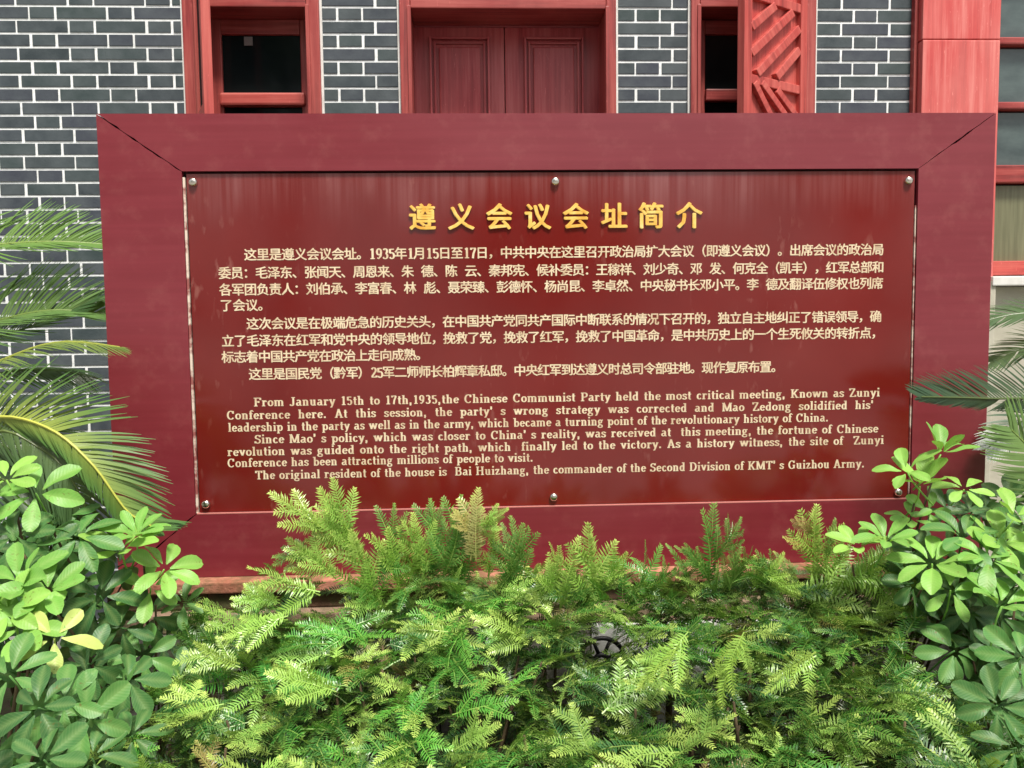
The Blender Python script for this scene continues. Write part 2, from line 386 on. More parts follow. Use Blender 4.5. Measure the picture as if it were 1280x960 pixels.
# outward-opened shutter seen nearly edge-on
def shutter(hx, hy, ex, ey, zb, zt, slats, mat='red_wood_bright'):
    """shutter leaf standing on the line hinge (hx,hy) to free edge (ex,ey)"""
    L = math.hypot(ex - hx, ey - hy); ang = math.atan2(ey - hy, ex - hx)
    root = bpy.data.objects.new('shutter', MB.mesh(bm_box(0, .05, -.022, .022, 0, zt - zb), 'shutter_stile', mat, .005)); COL.objects.link(root)
    place(root, Matrix.Translation((hx, hy, zb)) @ Matrix.Rotation(ang, 4, 'Z'), bld)
    base = world_of(root)
    def sub(name, b, mt=mat, bev=.004, rot=None, loc=None):
        o = bpy.data.objects.new(name, MB.mesh(b, name, mt, bev)); COL.objects.link(o)
        mtx = Matrix.Identity(4)
        if loc is not None: mtx = Matrix.Translation(loc)
        if rot is not None: mtx = mtx @ rot
        o.parent = root; o.matrix_basis = mtx; return o
    H = zt - zb
    sub('stile', bm_box(L - .055, L, -.022, .022, .002, H - .002))
    return root, L, H, sub
def bm_box(*a):
    m = MB(); m.box(*a); return m
hx = X(262, 0); ex = X(262, -.20); 
root, L, H, sub = shutter(WLx[0] + .075, -.03, X(259, -.30) , -.30, 1.30, 3.35, None)
root['label'] = 'red shutter swung open beside the left window'
for z_ in (0.02, .62, 1.25, 1.98): sub('rail', bm_box(.05, L - .055, -.016, .016, z_, z_ + .05))
sub('board', bm_box(.045, L - .05, -.006, .006, .03, H - .03), 'gap')  # near-black colour stands in for shade on the shutter's inner face

# --- door
fr = surround('door_frame', DRx[0], DRx[1], .12, HEAD, X(514, 0) - DRx[0], DRx[1] - X(757, 0), HEAD - Z(11, -.02), False); fr['label'] = 'red frame of the double door'
dx0, dx1 = X(514, 0), X(757, 0); dxm = X(631, .2)
yD = .235
for (a, b) in ((dx0 - .03, dxm - .002), (dxm + .002, dx1 + .03)):
    leaf = box('door_leaf', bld, a, b, yD, yD + .04, .12, 3.12, 'door_red', .004)
    for (z0, z1) in ((.3, 1.1), (1.25, Z(48, yD))):
        pl, pr = (X(537, yD), X(612, yD)) if a < 0 and b < .2 and a < dx0 else (X(655, yD), X(729, yD))
        # raised mouldings round each panel
        for k_, (e, pr_) in enumerate(((0, .030), (.022, .016))):
            box('moulding', leaf, pl + e, pl + e + .012, yD - pr_, yD + .001, z0 + e, z1 - e, 'door_red', .004)
            box('moulding', leaf, pr - e - .012, pr - e, yD - pr_, yD + .001, z0 + e, z1 - e, 'door_red', .004)
            box('moulding', leaf, pl + e + .013, pr - e - .013, yD - pr_ + .001, yD + .001, z1 - e - .012, z1 - e - .0005, 'door_red', .004)
            box('moulding', leaf, pl + e + .013, pr - e - .013, yD - pr_ + .001, yD + .001, z0 + e + .0005, z0 + e + .012, 'door_red', .004)
        box('door_panel', leaf, pl + .05, pr - .05, yD - .020, yD + .001, z0 + .05, z1 - .05, 'door_red', .010)
box('door_lintel', bld, dx0 - .03, dx1 + .03, yD + .001, yD + .05, 3.121, HEAD + .1, 'door_red', .004)
box('door_reveal', bld, DRx[0] + .002, dx0 - .001, .202, yD + .05, .12, HEAD, 'door_red', .002)
box('door_reveal', bld, dx1 + .001, DRx[1] - .002, .202, yD + .05, .12, HEAD, 'door_red', .002)
box('door_step', bld, DRx[0] - .1, DRx[1] + .1, -.35, .29, .002, .118, 'beige', .01)

# --- right window with the diagonal slatted shutter
fr = surround('window_frame', WRx[0], WRx[1], 1.25, HEAD, .045, .055, HEAD - Z(9, -.02, 900)); fr['label'] = 'red frame of the right window'
a0, a1 = X(873, yS), X(881.5, yS); b0 = X(945, yS)
box('sash_stile', bld, WRx[0] + .02, a1, yS, yS + .045, 1.26, Z(25, yS, 900), 'red_wood', .005)
box('sash_stile', bld, WRx[1] - .10, WRx[1] - .02, yS, yS + .045, 1.26, Z(25, yS, 900), 'red_wood', .005)
box('sash_rail', bld, a1, WRx[1] - .10, yS - .002, yS + .04, Z(43, yS, 900), Z(25.5, yS, 900), 'red_wood', .005)
box('sash_rail', bld, a1, WRx[1] - .10, yS - .02, yS + .04, Z(127, yS, 900), Z(112, yS, 900), 'red_wood', .008)
box('window_pane', bld, a1 - .005, WRx[1] - .09, yS + .018, yS + .024, Z(113, yS, 900), Z(42, yS, 900), 'glass_dark', 0)
box('window_pane', bld, a1 - .005, WRx[1] - .09, yS + .019, yS + .025, 1.26, Z(126, yS, 900), 'glass_dark', 0)
box('reveal_lining', bld, WRx[0] + .045, WRx[1] - .05, .201, .215, 1.25, HEAD, 'gap', 0)  # dark sheet in place of the unlit interior, as at the left window
hxR = X(1004, -.03)
root, L, H, sub = shutter(hxR, -.035, X(926, -.275), -.275, 1.30, 3.36, None)
root['label'] = 'red shutter with diagonal slats swung out over the right window'
# the face towards the camera is the local +y or -y side
side = 1 if (world_of(root).to_3x3() @ Vector((0, 1, 0))).dot(CP - Vector((hxR, 0, 2))) > 0 else -1
sub('board', bm_box(.045, L - .05, -.004 - .010 * side, .004 - .010 * side, .03, H - .03), 'red_wood_bright')
zr = [.03, .60, 3.02 - 1.30 - .52, 2.93 - 1.30, 2.02]
# rails at the heights seen in the photograph
zA = at(940, 98, -.26).z - 1.30; zB = at(985, 8, -.10).z - 1.30
rails = sorted([.02, zA - 2 * (zB - zA), zA - (zB - zA), zA, zB])
rails = [r for r in rails if r > 0]
def bar(p, q, w, t):
    v = Vector((q[0] - p[0], q[1] - p[1])); Ln = v.length
    b = bm_box(0, Ln, -t, t, -w / 2, w / 2)
    an = math.atan2(v.y, v.x)
    return b, Matrix.Translation((p[0], .006 * side, p[1])) @ Matrix.Rotation(-an, 4, 'Y')
for z_ in rails: sub('rail', bm_box(.04, L - .045, -.017, .017, z_ - .022, z_ + .022))
x0_, x1_ = .050, L - .055
mw = world_of(root); nrm = (mw.to_3x3() @ Vector((0, 1, 0))).normalized(); org_ = mw @ Vector((0, .01 * side, 0))
def on_leaf(cx, cy):
    """local x, z on the shutter where the photo's enlarged crop (850,0 at 6.4x) shows a point"""
    px, py = 850 + cx / 6.4, cy / 6.4
    d = fw + rt * ((px - 640) / F) - up * ((py - 480) / F)
    p = CP + d * ((org_ - CP).dot(nrm) / d.dot(nrm)); q = mw.inverted() @ p
    return (min(max(q.x, x0_), x1_), q.z)
fieldH = zB - zA
for a_, b__ in (((560, 218), (755, 50)), ((560, 428), (895, 105)), ((610, 590), (945, 235)), ((765, 620), (945, 405))):
    p, q = on_leaf(*a_), on_leaf(*b__); b_, mt = bar(p, q, .040, .017); sub('slat', b_).matrix_basis = mt
for dz in (0, -2 * fieldH, -4 * fieldH):
    for a_, b__ in (((590, 660), (720, 930)), ((650, 660), (840, 930)), ((770, 720), (945, 960))):
        p, q = on_leaf(*a_), on_leaf(*b__); p = (p[0], p[1] + dz); q = (q[0], q[1] + dz)
        if min(p[1], q[1]) < .03: continue
        b_, mt = bar(p, q, .034, .015); sub('slat', b_).matrix_basis = mt
    if dz:
        for a_, b__ in (((580, 410), (880, 118)), ((610, 590), (945, 235)), ((765, 620), (945, 405))):
            p, q = on_leaf(*a_), on_leaf(*b__); p = (p[0], p[1] + dz); q = (q[0], q[1] + dz)
            if min(p[1], q[1]) < .03: continue
            b_, mt = bar(p, q, .040, .017); sub('slat', b_).matrix_basis = mt

# --- pilaster and glazed bay on the right
px0, px1 = X(1152, -.07), X(1249, -.07)
zs = Z(50, -.07, 1200)
box('pilaster_trim', bld, X(1142, -.03), px0 - .001, -.035, .20, 0, 4.4, 'red_wood', .006)
box('pilaster_panel', bld, px0, px1, -.075, .22, zs + .002, 4.4, 'pilaster', .006)
ZPB = Z(350, -.1, 1245)
box('pilaster_panel', bld, px0 + .001, px1 - .001, -.078, .22, ZPB + .002, zs - .002, 'pilaster', .006)
box('pilaster_base', bld, px0 - .03, px1 - .002, -.11, .22, 0, ZPB, 'beige', .01)
bx0 = px1 + .001; bx1 = bx0 + 1.5; yB = .0
box('bay_post', bld, bx0, bx0 + .016, -.04, .10, ZPB + .002, 4.4, 'red_wood', .003)
box('bay_post', bld, bx0 + .74, bx0 + .80, -.04, .10, 1.5, 4.4, 'red_wood', .005)
box('bay_post', bld, bx1 - .06, bx1, -.04, .10, 1.5, 4.4, 'red_wood', .005)
zz = lambda py: Z(py, -.03, 1265)
bars = [(zz(55), zz(46)), (zz(136), zz(127)), (zz(228), zz(206)), (zz(344), zz(326)), (zz(-36), zz(-28)), (zz(-122), zz(-112))]
cells = [(zz(344), zz(228)), (zz(228), zz(136)), (zz(136), zz(55)), (zz(55), zz(-28)), (zz(-28), zz(-112))]
for s0, s1 in ((bx0 + .016, bx0 + .74), (bx0 + .80, bx1 - .06)):
    for (z0, z1) in bars:
        if z0 > z1: z0, z1 = z1, z0
        box('glazing_bar', bld, s0, s1, -.03, .05, z0, z1, 'red_wood_bright' if z1 < zz(320) else 'red_wood', .006)
    for i, (z0, z1) in enumerate(cells):
        box('window_pane', bld, s0 - .004, s1 + .004, .012 + .0005 * i, .018 + .0005 * i, z0 + .015, z1 - .01, 'glass_olive' if i == 0 else 'glass_grey', 0)
box('bay_head', bld, bx0, bx1, -.045, .20, zz(-122) + .02, ZT, 'red_wood', .005)
box('bay_sill', bld, bx0 - .03, bx1 + .05, -.12, .20, Z(357, -.12, 1262), Z(345, -.12, 1262), 'white', .006)
box('bay_base', bld, bx0 + .0, bx1, -.05, .20, 0, Z(357, -.12, 1262) - .002, 'beige', .01)
box('end_wall', bld, bx1 + .001, 6.0, .002, .30, 0, ZT, 'beige', .01)
box('cornice', bld, XL, 6.0, -.16, .32, ZT + .001, ZT + .16, 'white', .02)
box('roof_slab', bld, XL - .1, 6.1, -.28, 4.0, ZT + .161, ZT + .26, 'brown_stone', .02)
box('back_wall', bld, XL, 6.0, 3.7, 3.95, 0, ZT + .16, 'beige', .01)
box('side_wall', bld, XL, XL + .25, .31, 3.69, 0, ZT + .16, 'beige', .01)
box('side_wall', bld, 5.75, 6.0, .31, 3.69, 0, ZT + .16, 'beige', .01)

# ------------------------------------------------------------------ sign board
SY = -1.3; SX, SZ, SW, SH = -1.505, 2.272, 3.167, 1.628
BL, BR, BT, BB = .280, .279, .195, .227
sign = empty('sign_board', (SX + SW / 2, SY + .08, SZ - SH), 'large maroon framed information board with gold title and cream Chinese and English text', 'sign')
X0, X1, ZB, ZTp = SX, SX + SW, SZ - SH, SZ
IX0, IX1, IZ0, IZ1 = X0 + BL, X1 - BR, ZB + BB, SZ - BT
D = .15
def rail_mesh(outer, inner, seed):
    """outer=(p,q) inner=(p,q) in (x,z); ends are the mitres, slightly chipped"""
    r = random.Random(seed); m = MB(); nseg = 14; loopF = []
    def pt(p, y): return (p[0], y, p[1])
    o0, o1 = Vector(outer[0]), Vector(outer[1]); i0, i1 = Vector(inner[0]), Vector(inner[1])
    def edge(a, b, chip, pull):
        out = []
        for k in range(nseg + 1):
            t = k / nseg; p = a.lerp(b, t)
            if 0 < k < nseg: p = p + pull * (chip * (r.random() ** 3))
            out.append(p)
        return out
    c = (o0 + o1 + i0 + i1) / 4
    d = (o1 - o0).normalized()
    e0 = edge(i0, o0, .0065, d); e1 = edge(o1, i1, .0065, -d)
    e0 = [p + d * .0012 for p in e0]; e1 = [p - d * .0012 for p in e1]
    # faces: strip between the mitres, front at SY, back at SY+D ; front edges eased by a small chamfer ring
    L = e0; Rr = e1[::-1]                # L[k], Rr[k] run from the inner to the outer edge
    k0 = len(m.v)
    for y in (SY, SY + D):
        for k in range(nseg + 1): m.v.append(pt(L[k], y)); m.v.append(pt(Rr[k], y)); m.a += [0, 0]
    n2 = 2 * (nseg + 1)
    for k in range(nseg):
        a = 2 * k; m.f.append((a, a + 1, a + 3, a + 2)); b = a + n2; m.f.append((b, b + 2, b + 3, b + 1))
    for k in range(nseg):
        a = 2 * k; m.f.append((a, a + 2, a + 2 + n2, a + n2)); m.f.append((a + 1, a + 1 + n2, a + 3 + n2, a + 3))
    m.f.append((0, n2, n2 + 1, 1)); e = 2 * nseg; m.f.append((e, e + 1, e + 1 + n2, e + n2))
    me = m.mesh('frame_rail', 'frame')
    bm = bmesh.new(); bm.from_mesh(me); bmesh.ops.recalc_face_normals(bm, faces=bm.faces)
    bmesh.ops.triangulate(bm, faces=[f for f in bm.faces if len(f.verts) > 4]); bm.to_mesh(me); bm.free(); return me
O = [(X0, ZTp), (X1, ZTp), (X1, ZB), (X0, ZB)]; I = [(IX0, IZ1), (IX1, IZ1), (IX1, IZ0), (IX0, IZ0)]
for i, lab in enumerate(('top rail of the sign frame', 'right rail of the sign frame', 'bottom rail of the sign frame', 'left rail of the sign frame')):
    o = link('frame_rail', rail_mesh((O[i], O[(i + 1) % 4]), (I[i], I[(i + 1) % 4]), i + 3), sign); o['label'] = lab
box('backing_board', sign, X0 + .01, X1 - .01, SY + .02, SY + D - .01, ZB + .01, ZTp - .01, 'gap', 0)
PY = SY + .010                                        # panel face a little behind the frame face
box('panel', sign, IX0 + .012, IX1 - .008, PY, PY + .008, IZ0 + .006, IZ1 - .007, 'panel', .001)
box('sealant_strip', sign, IX0 + .001, IX0 + .0085, PY - .006, PY + .006, IZ0 + .004, IZ1 - .02, 'caulk', .001)
box('sealant_strip', sign, IX1 - .006, IX1 - .002, PY - .004, PY + .006, IZ0 + .02, IZ1 - .13, 'caulk', .001)
box('edge_strip', sign, IX0 + .004, IX1 - .004, PY - .0105, PY + .006, IZ0 + .0005, IZ0 + .0045, 'edge', .0008)  # thin pale strip, a highlight put into colour along the bottom edge
for (px, py) in ((242, 228), (694, 227), (1135, 226), (258, 630), (692, 621), (1122, 615)):
    p = at(px, py, PY); m = MB(); seg = 20
    prof = [(.0, -.013), (.008, -.0125), (.0125, -.009), (.0135, -.004), (.0135, .0), (.018, .0005), (.018, .0035)]
    prof = [(.0, -.015), (.009, -.0145), (.0135, -.011), (.015, -.004), (.015, .001)]
    for rr, y in prof:
        for j in range(seg):
            an = 2 * PI * j / seg; m.v.append((rr * math.cos(an), y, rr * math.sin(an))); m.a.append(0)
    for i in range(len(prof) - 1):
        for j in range(seg): m.f.append((i * seg + j, i * seg + (j + 1) % seg, (i + 1) * seg + (j + 1) % seg, (i + 1) * seg + j))
    sc = link('screw_cap', m.mesh('screw_cap', 'steel', smooth=True), sign, p)

# ---- lettering
title = '遵义会议会址简介'
zh = [
 ('这里是遵义会议会址。1935年1月15日至17日，中共中央在这里召开政治局扩大会议（即遵义会议）。出席会议的政治局', 306, 317.0, 1104, 313.5),
 ('委员：毛泽东、张闻天、周恩来、朱 德、陈 云、秦邦宪、候补委员：王稼祥、刘少奇、邓 发、何克全（凯丰），红军总部和', 274, 340.0, 1104, 335.5),
 ('各军团负责人：刘伯承、李富春、林 彪、聂荣臻、彭德怀、杨尚昆、李卓然、中央秘书长邓小平。李 德及翻译伍修权也列席', 275, 360.5, 1103, 356.0),
 ('了会议。', 276, 382.0, 331, 381.5),
 ('这次会议是在极端危急的历史关头，在中国共产党同共产国际中断联系的情况下召开的，独立自主地纠正了错误领导，确', 309, 403.0, 1101, 397.5),
 ('立了毛泽东在红军和党中央的领导地位，挽救了党，挽救了红军，挽救了中国革命，是中共历史上的一个生死攸关的转折点，', 278, 425.0, 1097, 417.5),
 ('标志着中国共产党在政治上走向成熟。', 278, 446.0, 528, 444.0),
 ('这里是国民党（黔军）25军二师师长柏辉章私邸。中央红军到达遵义时总司令部驻地。现作复原布置。', 312, 466.5, 972, 460.0),
]
en = [
 ('From January 15th to 17th,1935,the Chinese Communist Party held the most critical meeting, Known as Zunyi', 317, 505.5, 1100, 498.0),
 ("Conference here. At this session, the party' s wrong strategy was corrected and Mao Zedong solidified his'", 283, 522.5, 1092, 513.0),
 ('leadership in the party as well as in the army, which became a turning point of the revolutionary history of China.', 285, 538.5, 1036, 528.0),
 ("Since Mao' s policy, which was closer to China' s reality, was received at  this meeting, the fortune of Chinese", 318, 553.0, 1098, 542.0),
 ('revolution was guided onto the right path, which  finally led to the victory. As a history witness, the site of  Zunyi', 284, 568.5, 1105, 556.5),
 ('Conference has been attracting millions of people to visit.', 284, 583.5, 667, 577.5),
 ("The original resident of the house is  Bai Huizhang, the commander of the Second Division of KMT' s Guizhou Army.", 319, 597.5, 1081, 586.0),
]
TY = PY - .0004
# Chinese glyph outlines from Blender's built-in font
chars = sorted(set(title + ''.join(l[0] for l in zh)) - set(' 0123456789'))
tmp = []
for ch in chars:
    for bold in (0,):
        cu = bpy.data.curves.new('glyph', 'FONT'); cu.body = ch; cu.size = 1; cu.offset = bold; cu.resolution_u = 2
        o = bpy.data.objects.new('glyph', cu); COL.objects.link(o); tmp.append((ch, o, cu))
bpy.context.view_layer.update(); dg = bpy.context.evaluated_depsgraph_get()
GL = {}
for ch, o, cu in tmp:
    me = o.evaluated_get(dg).to_mesh()
    GL[ch] = ([(v.co.x, v.co.y) for v in me.vertices], [tuple(p.vertices) for p in me.polygons])
    o.evaluated_get(dg).to_mesh_clear()
for ch, o, cu in tmp: bpy.data.objects.remove(o); bpy.data.curves.remove(cu)
ref = GL['国'][0]; rx0, rx1 = min(p[0] for p in ref), max(p[0] for p in ref); rz0, rz1 = min(p[1] for p in ref), max(p[1] for p in ref)
EM = (rz1 - rz0) / .90; CX = (rx0 + rx1) / 2; CZ = (rz0 + rz1) / 2
print('em', EM, CX, CZ, rx0, rx1, rz0, rz1)

# ---- bold serif letters drawn with a broad nib: stems thick, hairlines thin
XH, CAP, ASC, DSC = .46, .68, .70, -.20
WN, TN = .145, .062
def P(*a): return list(a)
def arc(cx, cy, rx, ry, a0, a1, n=10):
    return [(cx + rx * math.cos(math.radians(a0 + (a1 - a0) * i / n)), cy + ry * math.sin(math.radians(a0 + (a1 - a0) * i / n))) for i in range(n + 1)]
def sf(x, z, w=.24): return [(x - w / 2, z), (x + w / 2, z)]
def st(x, z0, z1, top=.2, bot=.24, tshift=-.03):
    """stem with serifs"""
    r = [[(x, z0), (x, z1)]]
    if top: r.append(sf(x + tshift, z1 - TN / 2, top))
    if bot: r.append(sf(x, z0 + TN / 2, bot))
    return r
h = TN / 2; w2 = WN / 2
G = {}
def bowl(cx, rx, z0=0, z1=XH, a0=0, a1=360, n=16): return arc(cx, (z0 + z1) / 2, rx, (z1 - z0) / 2 - h, a0, a1, n)
G['o'] = (.50, [bowl(.25, .16)])
G['e'] = (.47, [bowl(.25, .15, 0, XH, 0, 325), [(.13, .25), (.39, .25)]])
G['c'] = (.45, [bowl(.25, .15, 0, XH, 55, 322), [(.34, .37), (.34, .34)]])
G['a'] = (.50, [arc(.22, .33, .12, .11, 150, 0, 8) + [(.34, .05)], arc(.20, .135, .11, .105, 75, 320, 10), [(.34, .28), (.22, .245)], [(.34, h), (.46, h)]])
G['d'] = (.54, st(.38, 0, ASC, .2, 0, -.05) + [bowl(.24, .14, 0, XH, 20, 340), [(.38, h), (.48, h)]])
G['b'] = (.54, st(.16, 0, ASC, .2, 0, -.05) + [bowl(.31, .14, 0, XH, -160, 160)])
G['p'] = (.55, st(.15, DSC, XH, .2, .24, -.04) + [bowl(.31, .14, 0, XH, -160, 160)])
G['q'] = (.55, st(.38, DSC, XH, 0, .24) + [bowl(.24, .14, 0, XH, 20, 340)])
hump = lambda x0, x1: [(x0, .34)] + arc((x0 + x1) / 2, .32, (x1 - x0) / 2, .115, 150, 0, 8) + [(x1, 0)]
G['n'] = (.57, st(.15, 0, XH, .16, .22, -.04) + [hump(.15, .40), sf(.40, h, .2)])
G['h'] = (.57, st(.15, 0, ASC, .16, .22, -.04) + [hump(.15, .40), sf(.40, h, .2)])
G['m'] = (.83, st(.14, 0, XH, .16, .2, -.04) + [hump(.14, .40), sf(.40, h, .18), hump(.40, .66), sf(.66, h, .2)])
G['u'] = (.57, [[(.15, XH), (.15, .14)] + arc(.265, .14, .115, .115, 180, 330, 8), [(.39, XH), (.39, 0)], sf(.11, XH - h, .16), sf(.36, XH - h, .14), [(.39, h), (.5, h)]])
G['r'] = (.44, st(.15, 0, XH, .16, .26, -.04) + [[(.15, .30)] + arc(.29, .33, .10, .10, 150, 40, 6), [(.355, .38), (.355, .34)]])
G['i'] = (.30, st(.15, 0, XH, .16, .24, -.04) + [[(.15, .58), (.15, .70)]])
G['j'] = (.28, [[(.16, XH), (.16, -.05)] + arc(.07, -.06, .09, .11, 0, -110, 6), [(.16, .58), (.16, .70)]])
G['l'] = (.30, st(.15, 0, ASC, .16, .24, -.04))
G['t'] = (.34, [[(.16, .62), (.16, .12)] + arc(.25, .12, .09, .095, 180, 300, 6), [(.04, XH - h), (.31, XH - h)]])
G['f'] = (.34, [[(.15, 0), (.15, .54)] + arc(.25, .56, .10, .115, 170, 50, 6), [(.04, XH - h), (.30, XH - h)], sf(.15, h, .26), [(.33, .64), (.33, .60)]])
G['s'] = (.42, [arc(.21, .335, .12, .10, 40, 200, 8) + arc(.20, .13, .13, .10, 70, -150, 10), [(.33, .42), (.33, .34)], [(.08, .04), (.08, .13)]])
G['g'] = (.52, [arc(.22, .31, .12, .125, 0, 360, 12), arc(.23, -.06, .17, .105, 0, 360, 12), [(.13, .19), (.12, .09), (.30, .06)], [(.32, .40), (.46, .43)]])
G['k'] = (.56, st(.15, 0, ASC, .16, .22, -.04) + [[(.20, .20), (.42, XH - h)], [(.26, .26), (.43, 0)], sf(.42, XH - h, .2), sf(.44, h, .22)])
G['v'] = (.52, [[(.11, XH), (.27, .03)], [(.42, XH), (.27, .03)], sf(.11, XH - h, .22), sf(.41, XH - h, .18)])
G['w'] = (.76, [[(.10, XH), (.23, .03)], [(.37, XH), (.23, .03)], [(.37, XH), (.51, .03)], [(.66, XH), (.51, .03)], sf(.11, XH - h, .22), sf(.37, XH - h, .16), sf(.65, XH - h, .18)])
G['y'] = (.52, [[(.11, XH), (.27, .03)], [(.43, XH), (.27, .03), (.20, -.14), (.10, -.15)], sf(.11, XH - h, .22), sf(.42, XH - h, .18)])
G['x'] = (.52, [[(.10, XH), (.41, 0)], [(.40, XH), (.10, 0)], sf(.11, XH - h, .2), sf(.4, XH - h, .18), sf(.1, h, .18), sf(.41, h, .2)])
G['z'] = (.46, [[(.06, XH - h), (.38, XH - h)], [(.33, XH - .03), (.10, .03)], [(.06, h), (.39, h)], [(.07, .42), (.07, .34)], [(.39, .02), (.39, .12)]])
G['F'] = (.62, st(.17, 0, CAP, .30, .28, 0) + [[(.17, CAP - h), (.54, CAP - h)], [(.53, CAP - .02), (.53, CAP - .18)], [(.2, .35), (.40, .35)], [(.39, .28), (.39, .42)]])
G['J'] = (.48, [[(.30, CAP), (.30, .14)] + arc(.18, .14, .12, .12, 0, -170, 8), sf(.30, CAP - h, .28)])
G['C'] = (.66, [arc(.35, .34, .24, .315, 45, 318, 16), [(.52, .66), (.52, .46)]])
G['G'] = (.70, [arc(.35, .34, .24, .315, 45, 318, 16), [(.52, .66), (.52, .48)], [(.53, .30), (.53, .04)], sf(.52, .30, .22)])
G['P'] = (.62, st(.17, 0, CAP, .26, .28, 0) + [[(.17, CAP - h)] + arc(.36, .49, .15, .165, 90, -90, 8) + [(.17, .325)]])
G['B'] = (.66, st(.17, 0, CAP, .26, .26, 0) + [[(.17, CAP - h)] + arc(.36, .51, .13, .145, 90, -90, 8) + [(.17, .36)], [(.17, .36)] + arc(.38, .19, .15, .165, 90, -90, 8) + [(.17, h)]])
G['D'] = (.70, st(.17, 0, CAP, .26, .26, 0) + [[(.17, CAP - h)] + arc(.34, .34, .24, .315, 90, -90, 12) + [(.17, h)]])
G['K'] = (.70, st(.16, 0, CAP, .28, .28, 0) + [[(.2, .28), (.54, CAP - h)], [(.30, .38), (.54, 0)], sf(.53, CAP - h, .24), sf(.55, h, .26)])
G['Z'] = (.60, [[(.07, CAP - h), (.5, CAP - h)], [(.46, CAP - .03), (.12, .03)], [(.07, h), (.53, h)], [(.08, CAP), (.08, CAP - .16)], [(.52, 0), (.52, .16)]])
G['A'] = (.68, [[(.12, .02), (.32, CAP)], [(.32, CAP), (.54, 0)], [(.2, .22), (.46, .22)], sf(.12, h, .22), sf(.54, h, .26)])
G['M'] = (.86, [[(.14, 0), (.14, CAP)], [(.16, CAP), (.42, .04)], [(.42, .04), (.68, CAP)], [(.70, 0), (.70, CAP)], sf(.14, h, .22), sf(.70, h, .26), sf(.12, CAP - h, .2), sf(.72, CAP - h, .2)])
G['S'] = (.54, [arc(.27, .49, .16, .155, 35, 210, 9) + arc(.26, .19, .18, .16, 70, -155, 11), [(.44, .66), (.44, .50)], [(.08, .03), (.08, .18)]])
G['T'] = (.62, st(.31, 0, CAP, 0, .28, 0) + [[(.06, CAP - h), (.56, CAP - h)], [(.08, CAP), (.08, CAP - .17)], [(.54, CAP), (.54, CAP - .17)]])
G['H'] = (.76, st(.17, 0, CAP, .26, .26, 0) + st(.57, 0, CAP, .26, .26, 0) + [[(.17, .35), (.57, .35)]])
G['1'] = (.46, [[(.25, 0), (.25, CAP)], [(.25, CAP - .02), (.12, CAP - .10)], sf(.25, h, .3)])
G['2'] = (.50, [arc(.24, .50, .14, .155, 160, -35, 9) + [(.10, .06)], [(.08, .05), (.42, .05)], [(.42, .03), (.42, .15)]])
G['3'] = (.50, [arc(.23, .50, .13, .155, 150, -80, 9), arc(.23, .19, .15, .17, 80, -155, 10)])
G['5'] = (.50, [[(.12, .62), (.40, .62)], [(.12, .64), (.12, .36)], arc(.24, .21, .15, .19, 130, -150, 12)])
G['7'] = (.50, [[(.09, CAP - h), (.42, CAP - h)], [(.40, CAP - .04), (.26, .3), (.22, 0)], [(.10, CAP), (.10, CAP - .14)]])
G['9'] = (.50, [arc(.25, .46, .14, .195, 0, 360, 14), [(.39, .46), (.36, .20), (.22, h), (.12, .08)]])
G[','] = (.30, [[(.12, .0), (.12, .12)], [(.15, .03), (.09, -.12)]])
G['.'] = (.30, [[(.13, 0), (.13, .13)]])
G["'"] = (.26, [[(.12, .56), (.12, .70)], [(.15, .60), (.09, .46)]])
SER = {}
for ch, (adv, strokes) in G.items():
    tri = []
    for si, path in enumerate(strokes):
        lastL = lastR = None; zoff = si
        pts = [Vector(p) for p in path]
        for i, p in enumerate(pts):
            a = pts[max(i - 1, 0)]; b = pts[min(i + 1, len(pts) - 1)]
            t = (b - a).normalized() if (b - a).length > 1e-6 else Vector((1, 0))
            nn = Vector((-t.y, t.x)); hw = .5 * math.sqrt((WN * nn.x) ** 2 + (TN * nn.y) ** 2)
            L_, R_ = p + nn * hw, p - nn * hw
            if lastL is not None: tri.append((lastR, R_, L_, lastL, zoff))
            lastL, lastR = L_, R_
    SER[ch] = (adv, tri)
def ser_add(m, ch, x, z, s, sx=1.0):
    for (a, b, c_, d_, zo) in SER[ch][1]:
        y = -zo * .00012
        m.add([(x + p.x * s * sx, y, z + p.y * s) for p in (a, b, c_, d_)], [(0, 1, 2, 3)])

pitch_t = None
tz = at(640, 271.5, TY).z
for i, ch in enumerate(title):
    px = [528, 576.5, 624, 672, 719.5, 767.5, 813.5, 861][i]
    p = at(px, 271.7, TY); s = .0935 / EM
    me_v, me_f = GL[ch]; m = MB()
    hgt = .006
    for q_, (ex_, ez_) in enumerate(((-.030, 0), (.030, 0), (0, .020), (0, -.020), (-.02, .014), (.02, -.014))):
        m.add([((x - CX + ex_) * s, -hgt - q_ * .0002, (z_ - CZ + ez_) * s) for x, z_ in me_v], me_f)
    me = m.mesh('title_character', 'gold')
    bm = bmesh.new(); bm.from_mesh(me)
    bmesh.ops.remove_doubles(bm, verts=bm.verts, dist=1e-5)
    r = bmesh.ops.extrude_face_region(bm, geom=bm.faces[:])
    bmesh.ops.translate(bm, vec=(0, hgt + .0, 0), verts=[v for v in r['geom'] if isinstance(v, bmesh.types.BMVert)])
    bmesh.ops.recalc_face_normals(bm, faces=bm.faces); bm.to_mesh(me); bm.free()
    link('title_character', me, sign, Vector((p.x, TY, tz)))
NAR = 1.0
